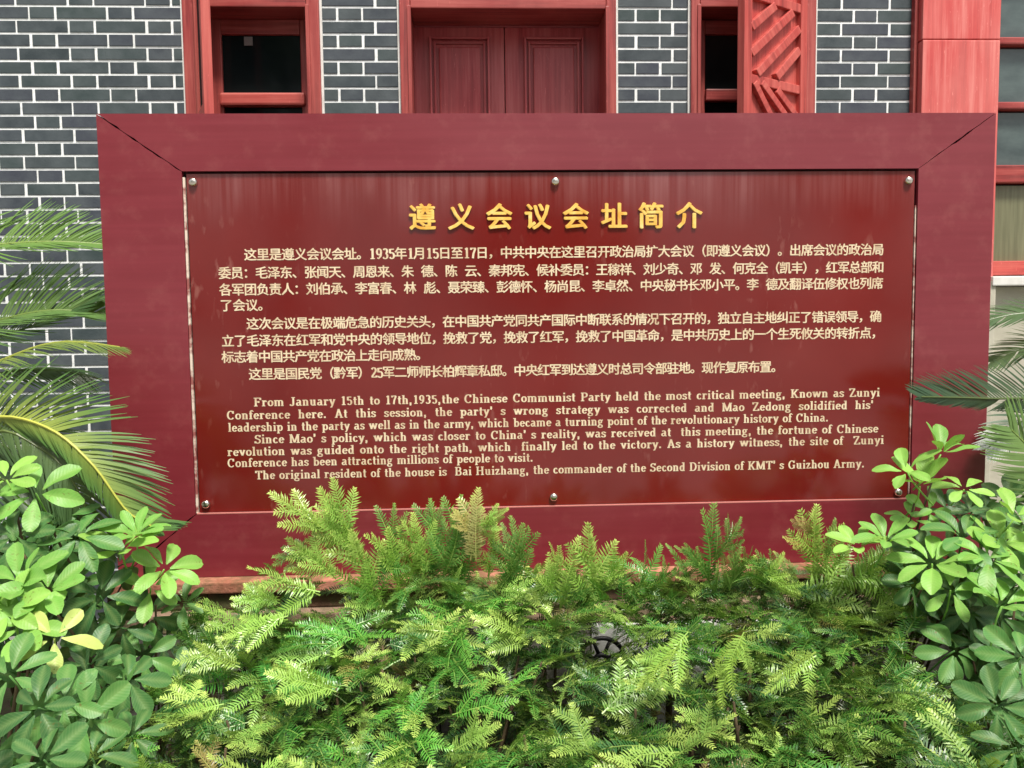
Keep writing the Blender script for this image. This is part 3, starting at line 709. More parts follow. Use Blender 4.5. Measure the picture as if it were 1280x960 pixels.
for (txt, xa, ya, xb, yb) in zh:
    A = at(xa, ya, TY); B = at(xb, yb, TY); z = (A.z + B.z) / 2
    PF = '，。、：'
    adv = [(.62 if c_ == ' ' else .52 if c_ in '0123456789' else .98 if c_ in PF else 1.0) for c_ in txt]
    tot = sum(adv) - (.5 if txt[-1] in PF else .12); pit = (B.x - A.x) / tot; x = A.x - pit * .06
    m = MB(); ox, oz = A.x, z
    for c_, ad in zip(txt, adv):
        if c_ in SER and c_ in '0123456789':
            ser_add(m, c_, x - ox + .01 * pit, -.0185, .0545, .95)
        elif c_ != ' ':
            vs, fs = GL[c_]; s = .0440 / EM; cx = x + pit * ad / 2 - ox
            for q_, (ex_, ez_) in enumerate(((-.024, 0), (.024, 0), (0, .014), (0, -.014))):
                m.add([((p[0] - CX + ex_) * s + cx, -q_ * .00012, (p[1] - CZ + ez_) * s) for p in vs], fs)
        x += pit * ad
    me = m.mesh('text_line', 'cream'); link('text_line', me, sign, Vector((ox, TY, oz)))
for (txt, xa, ya, xb, yb) in en:
    A = at(xa, ya, TY); B = at(xb, yb, TY); z = (A.z + B.z) / 2
    s = .0455
    wid = sum(SER[c_][0] for c_ in txt if c_ != ' ') * s; nsp = txt.count(' ')
    sp = (B.x - A.x - wid) / max(1, nsp); k = 1.0
    if sp < .30 * s:
        k = (B.x - A.x - nsp * .30 * s) / wid; sp = .30 * s
    elif sp > 1.35 * s:
        k = (B.x - A.x - nsp * 1.35 * s) / wid; sp = 1.35 * s
    m = MB(); x = 0
    for c_ in txt:
        if c_ == ' ': x += sp; continue
        ser_add(m, c_, x, 0, s, k); x += SER[c_][0] * s * k
    me = m.mesh('text_line', 'cream'); link('text_line', me, sign, Vector((A.x, TY, z)))

# ------------------------------------------------------------------ plinth under the sign
pl = empty('sign_plinth', (SX + SW / 2, SY + .1, 0), 'low stone plinth carrying the board, terracotta cap over mossy dark and pale courses', 'plinth')
def course(name, z0, z1, yf, lens, mat, seed, special=None):
    r = random.Random(seed); x = X0 - .03
    while x < X1 + .02:
        L = min(lens * r.uniform(.85, 1.15), X1 + .03 - x)
        if L < .06: break
        mt_ = 'white_stone' if special and x < special < x + L else mat
        box(name, pl, x + .002, x + L - .002, yf + r.uniform(-.003, .003), SY + .30, z0, z1, mt_, .006); x += L
course('cap_stone', ZB - .043, ZB - .002, SY - .065, .8, 'cap', 1)
course('mossy_stone', ZB - .108, ZB - .045, SY - .040, .31, 'moss_stone', 2)
course('brown_stone', ZB - .175, ZB - .110, SY - .085, .45, 'brown_stone', 3)
course('pale_stone', .0, ZB - .177, SY - .105, .62, 'pale_stone', 4, at(745, 790, -1.4).x)

# ------------------------------------------------------------------ iron ornament half hidden in the hedge
c = at(752, 826, -1.50)
iron = empty('iron_wheel_ornament', (c.x, -1.50, 0), 'black iron spoked ornament glimpsed through a gap in the hedge below the sign', 'garden ornament')
def torus_arc(R, r, a0, a1, n=28):
    m = MB(); m.tube([(c.x + R * math.cos(math.radians(a0 + (a1 - a0) * i / n)), -1.50, c.z + R * math.sin(math.radians(a0 + (a1 - a0) * i / n))) for i in range(n + 1)], [r] * (n + 1), 8); return m
link('rim', torus_arc(.080, .008, 0, 358).mesh('rim', 'iron', smooth=True), iron)
link('hub', torus_arc(.022, .010, 0, 358, 14).mesh('hub', 'iron', smooth=True), iron)
for k in range(8):
    an = PI / 8 + k * PI / 4; m = MB()
    m.tube([(c.x + .022 * math.cos(an), -1.5, c.z + .022 * math.sin(an)), (c.x + .080 * math.cos(an), -1.5, c.z + .080 * math.sin(an))], [.007, .006], 8)
    link('spoke', m.mesh('spoke', 'iron', smooth=True), iron)
m = MB(); m.tube([(c.x, -1.5, c.z - .1), (c.x, -1.5, .02)], [.009, .009], 8); link('post', m.mesh('post', 'iron', smooth=True), iron)

# ------------------------------------------------------------------ yew hedge
def needle(m, base, d, side, upv, L, wd, age):
    """flat needle along unit d, curving down a little"""
    n_ = d.cross(side).normalized() if d.cross(side).length > 1e-4 else upv
    wv = n_.cross(d).normalized() if False else (upv.cross(d)).normalized()
    a = base; b = base + d * L * .45 + upv * L * .05; c_ = base + d * L + upv * (-L * .06)
    m.add([a - wv * wd * .35, a + wv * wd * .35, b + wv * wd * .5, b - wv * wd * .5, c_],
          [(0, 1, 2, 3), (3, 2, 4)], [age * .8, age * .8, age, age, min(1, age + .12)])
def shoot(m, p0, d0, L, r, nl=.034, sagk=.25, fresh=0.0):
    """one leafy shoot: axis plus two ranks of needles"""
    n = max(8, int(L / .0064)); pts = []; d = d0.normalized(); p = Vector(p0); upv = Vector((0, 0, 1))
    for i in range(n + 1):
        pts.append((p.copy(), d.copy())); d = (d + Vector((r.uniform(-.012, .012), r.uniform(-.012, .012), -sagk / n))).normalized(); p = p + d * L / n
    m.tube([q[0] for q in pts[::4]] + [pts[-1][0]], [max(.0007, .0021 * (1 - i * 4 / (n + 4))) for i in range(len(pts[::4]) + 1)], 4, .35)
    for i, (q, dd) in enumerate(pts):
        t = i / n
        if t < .06: continue
        s = dd.cross(upv); s = s.normalized() if s.length > .1 else Vector((0, 1, 0)); u = s.cross(dd).normalized()
        prof = nl * (1 - .62 * max(0, (t - .55) / .45) ** 1.6) * (.72 + .28 * min(1, t / .2))
        age = fresh * .5 + (1 - fresh * .5) * (.25 + fresh) * max(0, (t - .6) / .4) ** 1.8
        for sg in (-1, 1):
            fwd = .38 + .65 * t ** 2 + r.uniform(-.18, .18)
            nd = (s * sg + dd * fwd + u * (.24 + r.uniform(-.25, .28))).normalized()
            needle(m, q, nd, s, u, prof * r.uniform(.72, 1.14), .0040, min(1, max(0, age + r.uniform(-.06, .06))))
        if t > .96:
            needle(m, q, (dd + u * r.uniform(-.3, .5) + s * r.uniform(-.4, .4)).normalized(), s, u, prof * .7, .003, min(1, age + .2))
    return pts
def spray_mesh(seed, L=.19, nside=3, nl=.028, sag=.35, fresh=0.0, upright=False):
    r = random.Random(seed); m = MB()
    pts = shoot(m, (0, 0, 0), Vector((1, 0, .12)), L, r, nl, sag, fresh)
    for k in range(nside):
        i = int(len(pts) * (.12 + .6 * k / max(1, nside - .3) + r.uniform(-.03, .05))); i = min(max(i, 1), len(pts) - 6)
        q, dd = pts[i]; sg = 1 if (k + seed) % 2 else -1
        s = Vector((0, sg, 0)); d1 = (dd * 1.0 + s * r.uniform(.5, 1.0) + Vector((0, 0, r.uniform(-.35, .6 if upright else .5)))).normalized()
        shoot(m, q, d1, L * r.uniform(.38, .62) * (1 - .3 * k / max(1, nside)), r, nl * .88, sag * .8, fresh)
    return m.mesh('yew_spray', 'needle', ages=True)
SPR = [spray_mesh(100 + i, .145 + .02 * (i % 4), (3, 2, 4, 1, 3)[i % 5], .0235 + .003 * (i % 3), .25 + .25 * (i % 4)) for i in range(20)]
SPRF = [spray_mesh(200 + i, .14 + .02 * (i % 3), (2, 3, 4, 1)[i % 4], .024 + .003 * (i % 3), .1 + .2 * (i % 4), .45, True) for i in range(12)]

yews = []
ydefs = [(-1.00, -2.00, 'needle-leaved shrub at the left end of the hedge, touching the broad-leaved shrub'),
         (-.68, -1.98, 'needle-leaved shrub below the bottom left corner of the red sign panel'),
         (-.36, -1.92, 'needle-leaved shrub with the tallest forked shoot reaching over the left of the sign text'),
         (-.04, -1.98, 'needle-leaved shrub with one brownish upright shoot, left of the black iron ornament'),
         (.28, -2.00, 'needle-leaved shrub around the black iron ornament, low enough to show the ledge'),
         (.60, -2.00, 'needle-leaved shrub right of centre with an upright tip against the lower sign frame'),
         (.94, -2.03, 'dark needle-leaved shrub at the right end of the hedge with a shoot pointing right')]
for (x, y, lab) in ydefs: yews.append(empty('yew_shrub', (x, y, .05), lab, 'shrub', 'needle-leaved shrubs in front of the sign'))
def orient(base, direction, roll_=0.0, scale=1.0):
    d = direction.normalized(); upv = Vector((0, 0, 1))
    s = upv.cross(d); s = s.normalized() if s.length > .05 else Vector((0, 1, 0)); u = d.cross(s).normalized()
    R3 = Matrix((d, s, u)).transposed().to_4x4()
    return Matrix.Translation(base) @ R3 @ Matrix.Rotation(roll_, 4, 'X') @ Matrix.Scale(scale, 4)
YCAP = 246; ycount = [0] * 7; ystuff = 0
def nearest(x):
    return min([i for i in range(7) if ycount[i] < YCAP] or [3], key=lambda i: abs(ydefs[i][0] - x))
def put_spray(base, direction, roll_, scale, fresh, colr, owner=None, mesh=None, face=False):
    k = nearest(base.x) if owner is None else owner
    me = mesh or (rnd.choice(SPRF) if fresh else rnd.choice(SPR))
    o = bpy.data.objects.new('leafy_spray', me); COL.objects.link(o)
    mt = orient(base, direction, roll_, scale)
    if face:                                    # standing shoot: its flat side towards the path
        d_ = direction.normalized(); n_ = Vector((.1, -1, .35)); s_ = n_.cross(d_).normalized(); u_ = d_.cross(s_).normalized()
        mt = Matrix.Translation(base) @ Matrix((d_, s_, u_)).transposed().to_4x4() @ Matrix.Rotation(roll_, 4, 'X') @ Matrix.Scale(scale, 4)
    o.parent = yews[k]; o.matrix_basis = Matrix.Translation(yews[k].location).inverted() @ mt; o.color = (*colr, 1); ycount[k] += 1
    return o
def topz(x, y):
    """height of the hedge's clipped top: higher at the back (sign side), lower to the front"""
    t = (y + 2.55) / 1.0
    z = .515 + .25 * max(0, min(1.15, t))
    z += .045 * noise.noise(Vector((x * 2.6, y * 2.6, 1.7))) + .03 * noise.noise(Vector((x * 7, y * 7, 5)))
    z -= .16 * max(0, abs(x + .02) - .95)
    return z
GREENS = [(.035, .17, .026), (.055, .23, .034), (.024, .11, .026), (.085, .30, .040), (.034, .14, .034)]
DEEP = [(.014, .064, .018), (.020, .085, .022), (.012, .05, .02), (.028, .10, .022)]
FRESH = [(.20, .40, .075), (.14, .32, .06), (.30, .46, .10), (.11, .30, .05)]
N_SPR = 2150
for i in range(N_SPR):
    if min(ycount) >= YCAP: break
    x = rnd.uniform(-1.12, 1.10); y = rnd.uniform(-2.62, -1.56)
    # the hedge narrows at its ends
    if x < -.95 and y > -1.68 and rnd.random() < .6: continue
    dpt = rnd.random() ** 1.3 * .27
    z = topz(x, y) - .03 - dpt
    px, py = to_px((x, y, z))
    gapd = math.hypot((px - 750) / 30, (py - 796) / 24)
    if gapd < 1.0 : continue
    az = rnd.gauss(-PI / 2, 1.35); el = rnd.uniform(-.05, .75) if dpt < .12 else rnd.uniform(-.1, .4)
    d = Vector((math.cos(az) * math.cos(el), math.sin(az) * math.cos(el), math.sin(el)))
    fr_ = dpt < .10 and rnd.random() < .34 * (1.25 if x < .3 else .7)
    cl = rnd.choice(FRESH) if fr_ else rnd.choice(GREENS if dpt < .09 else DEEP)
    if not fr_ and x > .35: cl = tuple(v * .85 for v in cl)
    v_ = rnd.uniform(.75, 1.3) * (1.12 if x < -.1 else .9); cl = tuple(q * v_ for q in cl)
    if rnd.random() < .015: cl = rnd.choice([(.20, .12, .05), (.26, .20, .07), (.13, .10, .05)])
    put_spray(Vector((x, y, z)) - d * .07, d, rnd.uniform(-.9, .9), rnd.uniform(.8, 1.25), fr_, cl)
YCAP = 298
# taller growth along the ledge
for i in range(170):
    x = rnd.uniform(-.62, .92); y = rnd.uniform(-1.78, -1.56)
    z = rnd.uniform(.60, .735) + .05 * noise.noise(Vector((x * 4, 3, 1)))
    px, py = to_px((x, y, z))
    if math.hypot((px - 750) / 34, (py - 796) / 26) < 1.1: continue
    az = rnd.uniform(0, 2 * PI); el = rnd.uniform(.2, 1.2)
    d = Vector((math.cos(az) * math.cos(el), -abs(math.sin(az)) * math.cos(el), math.sin(el)))
    cl = rnd.choice(GREENS + FRESH[:2]); v_ = rnd.uniform(.8, 1.2)
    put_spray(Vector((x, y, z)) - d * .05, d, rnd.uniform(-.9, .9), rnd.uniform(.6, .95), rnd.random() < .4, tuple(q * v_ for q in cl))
# front skirt, below the frame
for i in range(60):
    x = rnd.uniform(-1.15, 1.1); z = rnd.uniform(.15, .5); y = -2.62 + rnd.uniform(-.05, .12) + .1 * (.5 - z)
    d = Vector((rnd.uniform(-.5, .5), -1, rnd.uniform(-.3, .3)))
    put_spray(Vector((x, y, z)), d, rnd.uniform(-.6, .6), rnd.uniform(.8, 1.1), False, rnd.choice(GREENS))
# shoots standing against the sign, base pixel -> tip pixel at a given distance plane
feat = [((275, 815), (205, 785), -1.86, 0), ((265, 850), (190, 840), -1.95, 1), ((262, 800), (240, 745), -1.80, 0), ((290, 900), (205, 925), -2.15, 0), ((250, 880), (185, 870), -2.05, 0), ((300, 790), (255, 775), -1.80, 1), ((240, 830), (215, 815), -1.84, 0),
        ((560, 735), (600, 690), -1.66, 0), ((660, 745), (675, 700), -1.66, 1), ((820, 740), (835, 708), -1.68, 0), ((905, 735), (925, 690), -1.70, 0), ((1050, 735), (1090, 700), -1.74, 1),
        ((480, 715), (505, 640), -1.69, 0), ((530, 720), (520, 648), -1.68, 1), ((555, 715), (590, 640), -1.68, 0), ((610, 720), (625, 648), -1.67, 1), ((450, 735), (500, 690), -1.70, 0), ((640, 730), (640, 670), -1.67, 0),
        ((595, 700), (596, 610), -1.71, 2), ((975, 735), (940, 680), -1.72, 0), ((1030, 700), (1045, 655), -1.70, 0), ((860, 735), (850, 690), -1.70, 0), ((1070, 735), (1120, 690), -1.76, 0), ((940, 735), (985, 700), -1.74, 1), ((440, 680), (380, 640), -1.70, 1), ((400, 700), (345, 690), -1.72, 0),
        ((455, 700), (398, 618), -1.70, 1), ((410, 665), (342, 618), -1.72, 1), ((420, 720), (362, 676), -1.74, 1), ((440, 690), (418, 604), -1.68, 1),
        ((470, 760), (440, 670), -1.72, 1), ((500, 740), (478, 655), -1.70, 1), ((540, 720), (545, 640), -1.66, 0), ((520, 735), (500, 660), -1.66, 1),
        ((575, 735), (563, 652), -1.66, 0), ((588, 700), (598, 596), -1.70, 2), ((592, 660), (635, 640), -1.70, 1), ((588, 665), (562, 630), -1.71, 2),
        ((640, 740), (652, 655), -1.66, 0), ((620, 735), (668, 680), -1.68, 0), ((680, 760), (695, 690), -1.72, 1), ((690, 745), (700, 680), -1.72, 1),
        ((740, 760), (735, 662), -1.72, 1), ((745, 740), (790, 680), -1.72, 1), ((700, 760), (722, 680), -1.74, 1), ((770, 770), (830, 705), -1.70, 0),
        ((885, 730), (893, 630), -1.68, 0), ((890, 700), (930, 662), -1.70, 0), ((880, 715), (858, 680), -1.72, 0), ((905, 730), (950, 690), -1.70, 0),
        ((1015, 730), (1022, 640), -1.68, 1), ((1010, 690), (965, 668), -1.69, 2), ((1015, 670), (990, 640), -1.69, 2), ((1030, 725), (1070, 668), -1.70, 1),
        ((1000, 740), (1120, 700), -1.72, 1), ((1090, 760), (1196, 776), -1.86, 1), ((1050, 720), (1150, 728), -1.80, 1), ((960, 720), (1010, 745), -1.90, 1),
        ((1110, 860), (1170, 900), -2.15, 1), ((930, 790), (880, 890), -2.30, 1), ((1020, 815), (940, 860), -2.25, 1), ((860, 790), (800, 860), -2.25, 1),
        ((420, 860), (330, 830), -2.2, 1), ((560, 790), (470, 780), -2.0, 1), ((660, 800), (600, 760), -1.95, 1), ((360, 770), (270, 800), -1.95, 1),
        ((350, 750), (292, 740), -1.80, 1), ((400, 740), (310, 722), -1.78, 1), ((300, 830), (210, 800), -2.0, 1), ((280, 880), (190, 900), -2.2, 1)]
for k, (b, t, Y, kind) in enumerate(feat):
    B = at(b[0], b[1], Y); T = at(t[0], t[1], Y - .03); d = T - B
    cl = [(.075, .22, .035), (.22, .42, .065), (.42, .32, .13)][kind]
    for q in range(2 if kind != 2 else 1):
        dd = d + Vector((rnd.uniform(-.02, .02), rnd.uniform(-.03, .03), rnd.uniform(-.01, .02))) * q
        put_spray(B - Vector((0, 0, .01 * q)), dd, (.35 if k % 2 else -.35) + q * .9, min((d.length) / (.172 if kind != 2 else .19), 1.0 if Y < -1.82 else 2), kind != 0, tuple(v * rnd.uniform(.85, 1.15) for v in cl), face=True)
# woody stems
for k, (x, y, lab) in enumerate(ydefs):
    m = MB(); r = random.Random(k)
    for j in range(14):
        an = r.uniform(0, 2 * PI); rr = r.uniform(.08, .34)
        p0 = Vector((x, y, .03)); p2 = Vector((x + rr * math.cos(an), y + rr * math.sin(an), topz(x, y) - r.uniform(.08, .2)))
        p1 = p0.lerp(p2, .5) + Vector((math.cos(an) * .06, math.sin(an) * .06, -.03))
        m.tube([p0, p0.lerp(p1, .6), p1, p1.lerp(p2, .6), p2], [.011, .009, .007, .005, .003], 6)
    link('branches', m.mesh('branches', 'bark', smooth=True), yews[k])
print('sprays', ycount)

# ------------------------------------------------------------------ broad-leaved shrubs
def leaflet_mesh(seed, L=.108, W=.050, bend=.25, fold=.22):
    r = random.Random(seed); m = MB(); n = 7
    tw = r.uniform(-.15, .15)
    prof = [.08, .34, .60, .82, .97, 1.0, .84, .28]
    for i in range(n + 1):
        t = i / n; x = L * t; z = -bend * L * t * t + .02 * L * math.sin(t * 5 + seed)
        hw = W / 2 * prof[i]; wav = .0022 * math.sin(t * 9 + seed)
        for k, sgn in enumerate((-1, -.55, -.05, .05, .55, 1)):
            zz_ = z + abs(sgn) * hw * fold + tw * sgn * hw * t + (wav if abs(sgn) == 1 else 0)
            m.v.append((x, sgn * hw, zz_)); m.a.append(1.0 if k in (2, 3) else (.25 if abs(sgn) == 1 else (.18 if i % 2 else 0.0)))
    for i in range(n):
        for k in range(5): a = i * 6 + k; m.f.append((a, a + 6, a + 7, a + 1))
    return m.mesh('leaflet', 'leaf', smooth=True, ages=True)
LF = [leaflet_mesh(i, .088, .038 + .004 * (i % 3), .06 + .14 * (i % 4), .10 + .14 * (i % 3)) for i in range(12)]
def stalk_mesh(seed):
    m = MB(); m.tube([(0, 0, 0), (.004, 0, -.04), (.018, .004, -.085), (.04, .006, -.13)], [.0024, .0024, .0027, .003], 5, .3); return m.mesh('leaf_stalk', 'leaf', smooth=True, ages=True)
ST = [stalk_mesh(0)]
def whorl(shrub, c, normal, scale, cup, colr, nl=None, spin=None):
    """one palmate leaf: stalk part with its leaflets as sub-parts; cup>0 leaflets rise, <0 hang"""
    nl = nl or rnd.choice((6, 7, 7, 8)); R3 = orient(c, normal, 0, scale) @ Matrix.Rotation(PI / 2, 4, 'Y')   # local z -> normal
    # keep local +Z along the normal
    zc = normal.normalized(); xa = zc.orthogonal().normalized(); ya = zc.cross(xa)
    base = Matrix.Translation(c) @ Matrix((xa, ya, zc)).transposed().to_4x4() @ Matrix.Rotation(spin if spin is not None else rnd.uniform(0, 2 * PI), 4, 'Z') @ Matrix.Scale(scale, 4)
    s = bpy.data.objects.new('leaf', ST[0]); COL.objects.link(s); s.parent = shrub
    s.matrix_basis = Matrix.Translation(shrub.location).inverted() @ base; s.color = (*[v * 1.2 for v in colr], 1)
    for k in range(nl):
        az = 2 * PI * k / nl + rnd.uniform(-.14, .14); sc = rnd.uniform(.78, 1.08); el = cup + rnd.uniform(-.18, .18)
        o = bpy.data.objects.new('leaflet', rnd.choice(LF)); COL.objects.link(o); o.parent = s
        o.matrix_basis = Matrix.Rotation(az, 4, 'Z') @ Matrix.Rotation(-el, 4, 'Y') @ Matrix.Translation((.016, 0, 0)) @ Matrix.Rotation(rnd.uniform(-.35, .35), 4, 'X') @ Matrix.Scale(sc, 4)
        v_ = rnd.uniform(.88, 1.14); o.color = (*[min(1, q * v_) for q in colr], 1)
    return s
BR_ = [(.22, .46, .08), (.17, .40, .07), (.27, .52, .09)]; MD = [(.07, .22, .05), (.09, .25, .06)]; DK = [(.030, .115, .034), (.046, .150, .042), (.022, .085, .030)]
YL = [(.55, .58, .14), (.48, .58, .16)]
sdef = [(-1.50, -2.25, 'large-leaved shrub with glossy dark lower leaves at the bottom left corner'),
        (-1.22, -1.92, 'umbrella-leaved shrub with pale new leaves overlapping the lower left sign frame'),
        (-1.62, -1.75, 'umbrella-leaved shrub under the yellowish fern-like fronds at the left edge'),
        (1.30, -2.15, 'large-leaved shrub with dark glossy leaves at the bottom right corner'),
        (1.12, -1.75, 'umbrella-leaved shrub with tall new leaves overlapping the lower right corner of the sign'),
        (1.60, -1.85, 'umbrella-leaved shrub at the right edge under the pale fronds')]
shr = [empty('umbrella_shrub', (x, y, .05), lab, 'shrub', 'broad-leaved shrubs flanking the sign') for x, y, lab in sdef]
scount = [0] * 6
def own(c):
    ids = [0, 1, 2] if c.x < 0 else [3, 4, 5]
    ids.sort(key=lambda i: (sdef[i][0] - c.x) ** 2 + (sdef[i][1] - c.y) ** 2)
    for i in ids:
        if scount[i] < 43: return i
    return ids[0]
stemlist = [[] for _ in range(6)]
def W_(px, py, Y, tilt=(0, -.5, 1), scale=1.0, cup=.2, tone='b', nl=None):
    c = at(px, py, Y); i = own(c); scount[i] += 1
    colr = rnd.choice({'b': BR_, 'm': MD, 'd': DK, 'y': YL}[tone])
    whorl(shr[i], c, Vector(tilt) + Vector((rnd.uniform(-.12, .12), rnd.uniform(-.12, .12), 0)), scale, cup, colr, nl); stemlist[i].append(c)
# left group as in the photograph
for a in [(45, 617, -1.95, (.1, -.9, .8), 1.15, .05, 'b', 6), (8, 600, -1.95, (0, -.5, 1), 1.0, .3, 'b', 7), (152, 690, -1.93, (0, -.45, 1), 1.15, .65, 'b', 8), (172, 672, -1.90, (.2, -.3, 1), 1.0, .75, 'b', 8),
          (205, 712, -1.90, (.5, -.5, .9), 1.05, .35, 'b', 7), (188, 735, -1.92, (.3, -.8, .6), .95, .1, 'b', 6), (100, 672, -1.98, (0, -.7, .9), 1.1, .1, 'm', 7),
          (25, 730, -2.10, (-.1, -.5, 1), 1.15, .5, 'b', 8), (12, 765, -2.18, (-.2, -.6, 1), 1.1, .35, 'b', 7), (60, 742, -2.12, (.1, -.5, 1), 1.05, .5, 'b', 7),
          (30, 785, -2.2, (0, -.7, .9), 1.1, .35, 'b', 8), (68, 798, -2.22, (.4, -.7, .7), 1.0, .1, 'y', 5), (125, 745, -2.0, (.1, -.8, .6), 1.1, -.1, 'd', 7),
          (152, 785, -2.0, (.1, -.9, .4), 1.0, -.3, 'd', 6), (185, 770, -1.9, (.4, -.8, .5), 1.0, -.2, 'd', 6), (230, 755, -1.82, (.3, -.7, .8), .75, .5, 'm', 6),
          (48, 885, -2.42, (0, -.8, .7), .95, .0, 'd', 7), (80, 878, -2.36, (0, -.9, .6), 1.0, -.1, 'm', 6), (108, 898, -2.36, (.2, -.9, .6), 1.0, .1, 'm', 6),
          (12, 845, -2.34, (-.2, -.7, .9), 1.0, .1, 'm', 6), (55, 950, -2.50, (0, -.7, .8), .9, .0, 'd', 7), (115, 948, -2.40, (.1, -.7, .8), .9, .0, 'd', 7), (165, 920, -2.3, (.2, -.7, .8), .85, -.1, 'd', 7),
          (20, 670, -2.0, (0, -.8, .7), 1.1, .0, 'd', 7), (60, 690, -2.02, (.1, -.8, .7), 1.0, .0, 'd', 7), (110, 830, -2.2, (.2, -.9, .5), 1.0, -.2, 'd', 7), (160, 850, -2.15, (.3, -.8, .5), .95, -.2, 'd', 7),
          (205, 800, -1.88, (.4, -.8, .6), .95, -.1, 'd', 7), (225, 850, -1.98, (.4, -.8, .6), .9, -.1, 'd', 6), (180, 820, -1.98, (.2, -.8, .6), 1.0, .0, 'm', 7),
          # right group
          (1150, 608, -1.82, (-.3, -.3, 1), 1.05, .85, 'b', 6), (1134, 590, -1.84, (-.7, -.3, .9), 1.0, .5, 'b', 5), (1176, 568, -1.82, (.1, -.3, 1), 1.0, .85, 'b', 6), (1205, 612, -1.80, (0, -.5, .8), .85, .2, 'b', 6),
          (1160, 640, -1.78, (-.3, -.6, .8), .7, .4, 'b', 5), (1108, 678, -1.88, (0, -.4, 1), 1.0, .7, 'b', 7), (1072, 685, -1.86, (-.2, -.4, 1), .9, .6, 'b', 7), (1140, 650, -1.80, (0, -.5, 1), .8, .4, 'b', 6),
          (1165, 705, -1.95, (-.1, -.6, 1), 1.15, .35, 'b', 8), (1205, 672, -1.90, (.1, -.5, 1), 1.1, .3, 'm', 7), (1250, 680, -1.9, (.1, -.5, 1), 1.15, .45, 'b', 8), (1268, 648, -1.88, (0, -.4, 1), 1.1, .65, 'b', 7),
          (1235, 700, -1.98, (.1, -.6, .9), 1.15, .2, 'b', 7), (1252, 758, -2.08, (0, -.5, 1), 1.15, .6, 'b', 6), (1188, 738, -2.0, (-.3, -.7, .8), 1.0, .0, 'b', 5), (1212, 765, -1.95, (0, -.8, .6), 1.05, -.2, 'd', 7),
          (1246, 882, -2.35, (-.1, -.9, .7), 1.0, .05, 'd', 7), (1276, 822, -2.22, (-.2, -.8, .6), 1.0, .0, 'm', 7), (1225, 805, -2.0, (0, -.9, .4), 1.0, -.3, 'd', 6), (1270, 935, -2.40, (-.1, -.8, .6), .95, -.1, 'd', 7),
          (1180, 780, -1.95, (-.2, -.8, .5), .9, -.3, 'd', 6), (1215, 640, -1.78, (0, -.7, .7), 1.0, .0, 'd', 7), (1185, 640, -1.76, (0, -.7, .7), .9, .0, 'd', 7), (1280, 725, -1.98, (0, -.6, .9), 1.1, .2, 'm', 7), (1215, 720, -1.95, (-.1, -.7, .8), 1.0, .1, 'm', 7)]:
    W_(*a)
def fill(n, xr, Yf, yr):
    for i in range(n):
        px = rnd.uniform(*xr); py = rnd.uniform(*yr)
        if px < 640:
            if px > 140 + max(0, (900 - py)) * .25 : continue
            lim = 640 if px < 120 else 700
            if py < lim: continue
        else:
            if px < 1190 and py > 760 or px < 1130: continue
            if py < 680 and px < 1200: continue
        t = (py - 620) / 340; Y = -1.75 - .62 * t + rnd.uniform(.04, .30)
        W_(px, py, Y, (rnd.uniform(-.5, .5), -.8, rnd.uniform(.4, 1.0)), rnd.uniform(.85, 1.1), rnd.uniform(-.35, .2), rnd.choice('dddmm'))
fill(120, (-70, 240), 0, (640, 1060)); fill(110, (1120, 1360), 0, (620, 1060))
for i, (x, y, lab) in enumerate(sdef):
    m = MB(); r = random.Random(50 + i)
    for c in stemlist[i][::2]:
        p0 = Vector((x + r.uniform(-.05, .05), y + .1 + r.uniform(-.05, .05), .04)); p1 = Vector(((x + c.x) / 2, (y + .1 + c.y) / 2 + .04, c.z * .55))
        m.tube([p0, p0.lerp(p1, .5), p1, p1.lerp(c, .5) + Vector((0, .03, .0)), c + Vector((0, .03, -.06))], [.009, .008, .006, .004, .003], 6)
    link('stems', m.mesh('stems', 'bark', smooth=True), shr[i])
print('whorls', scount)

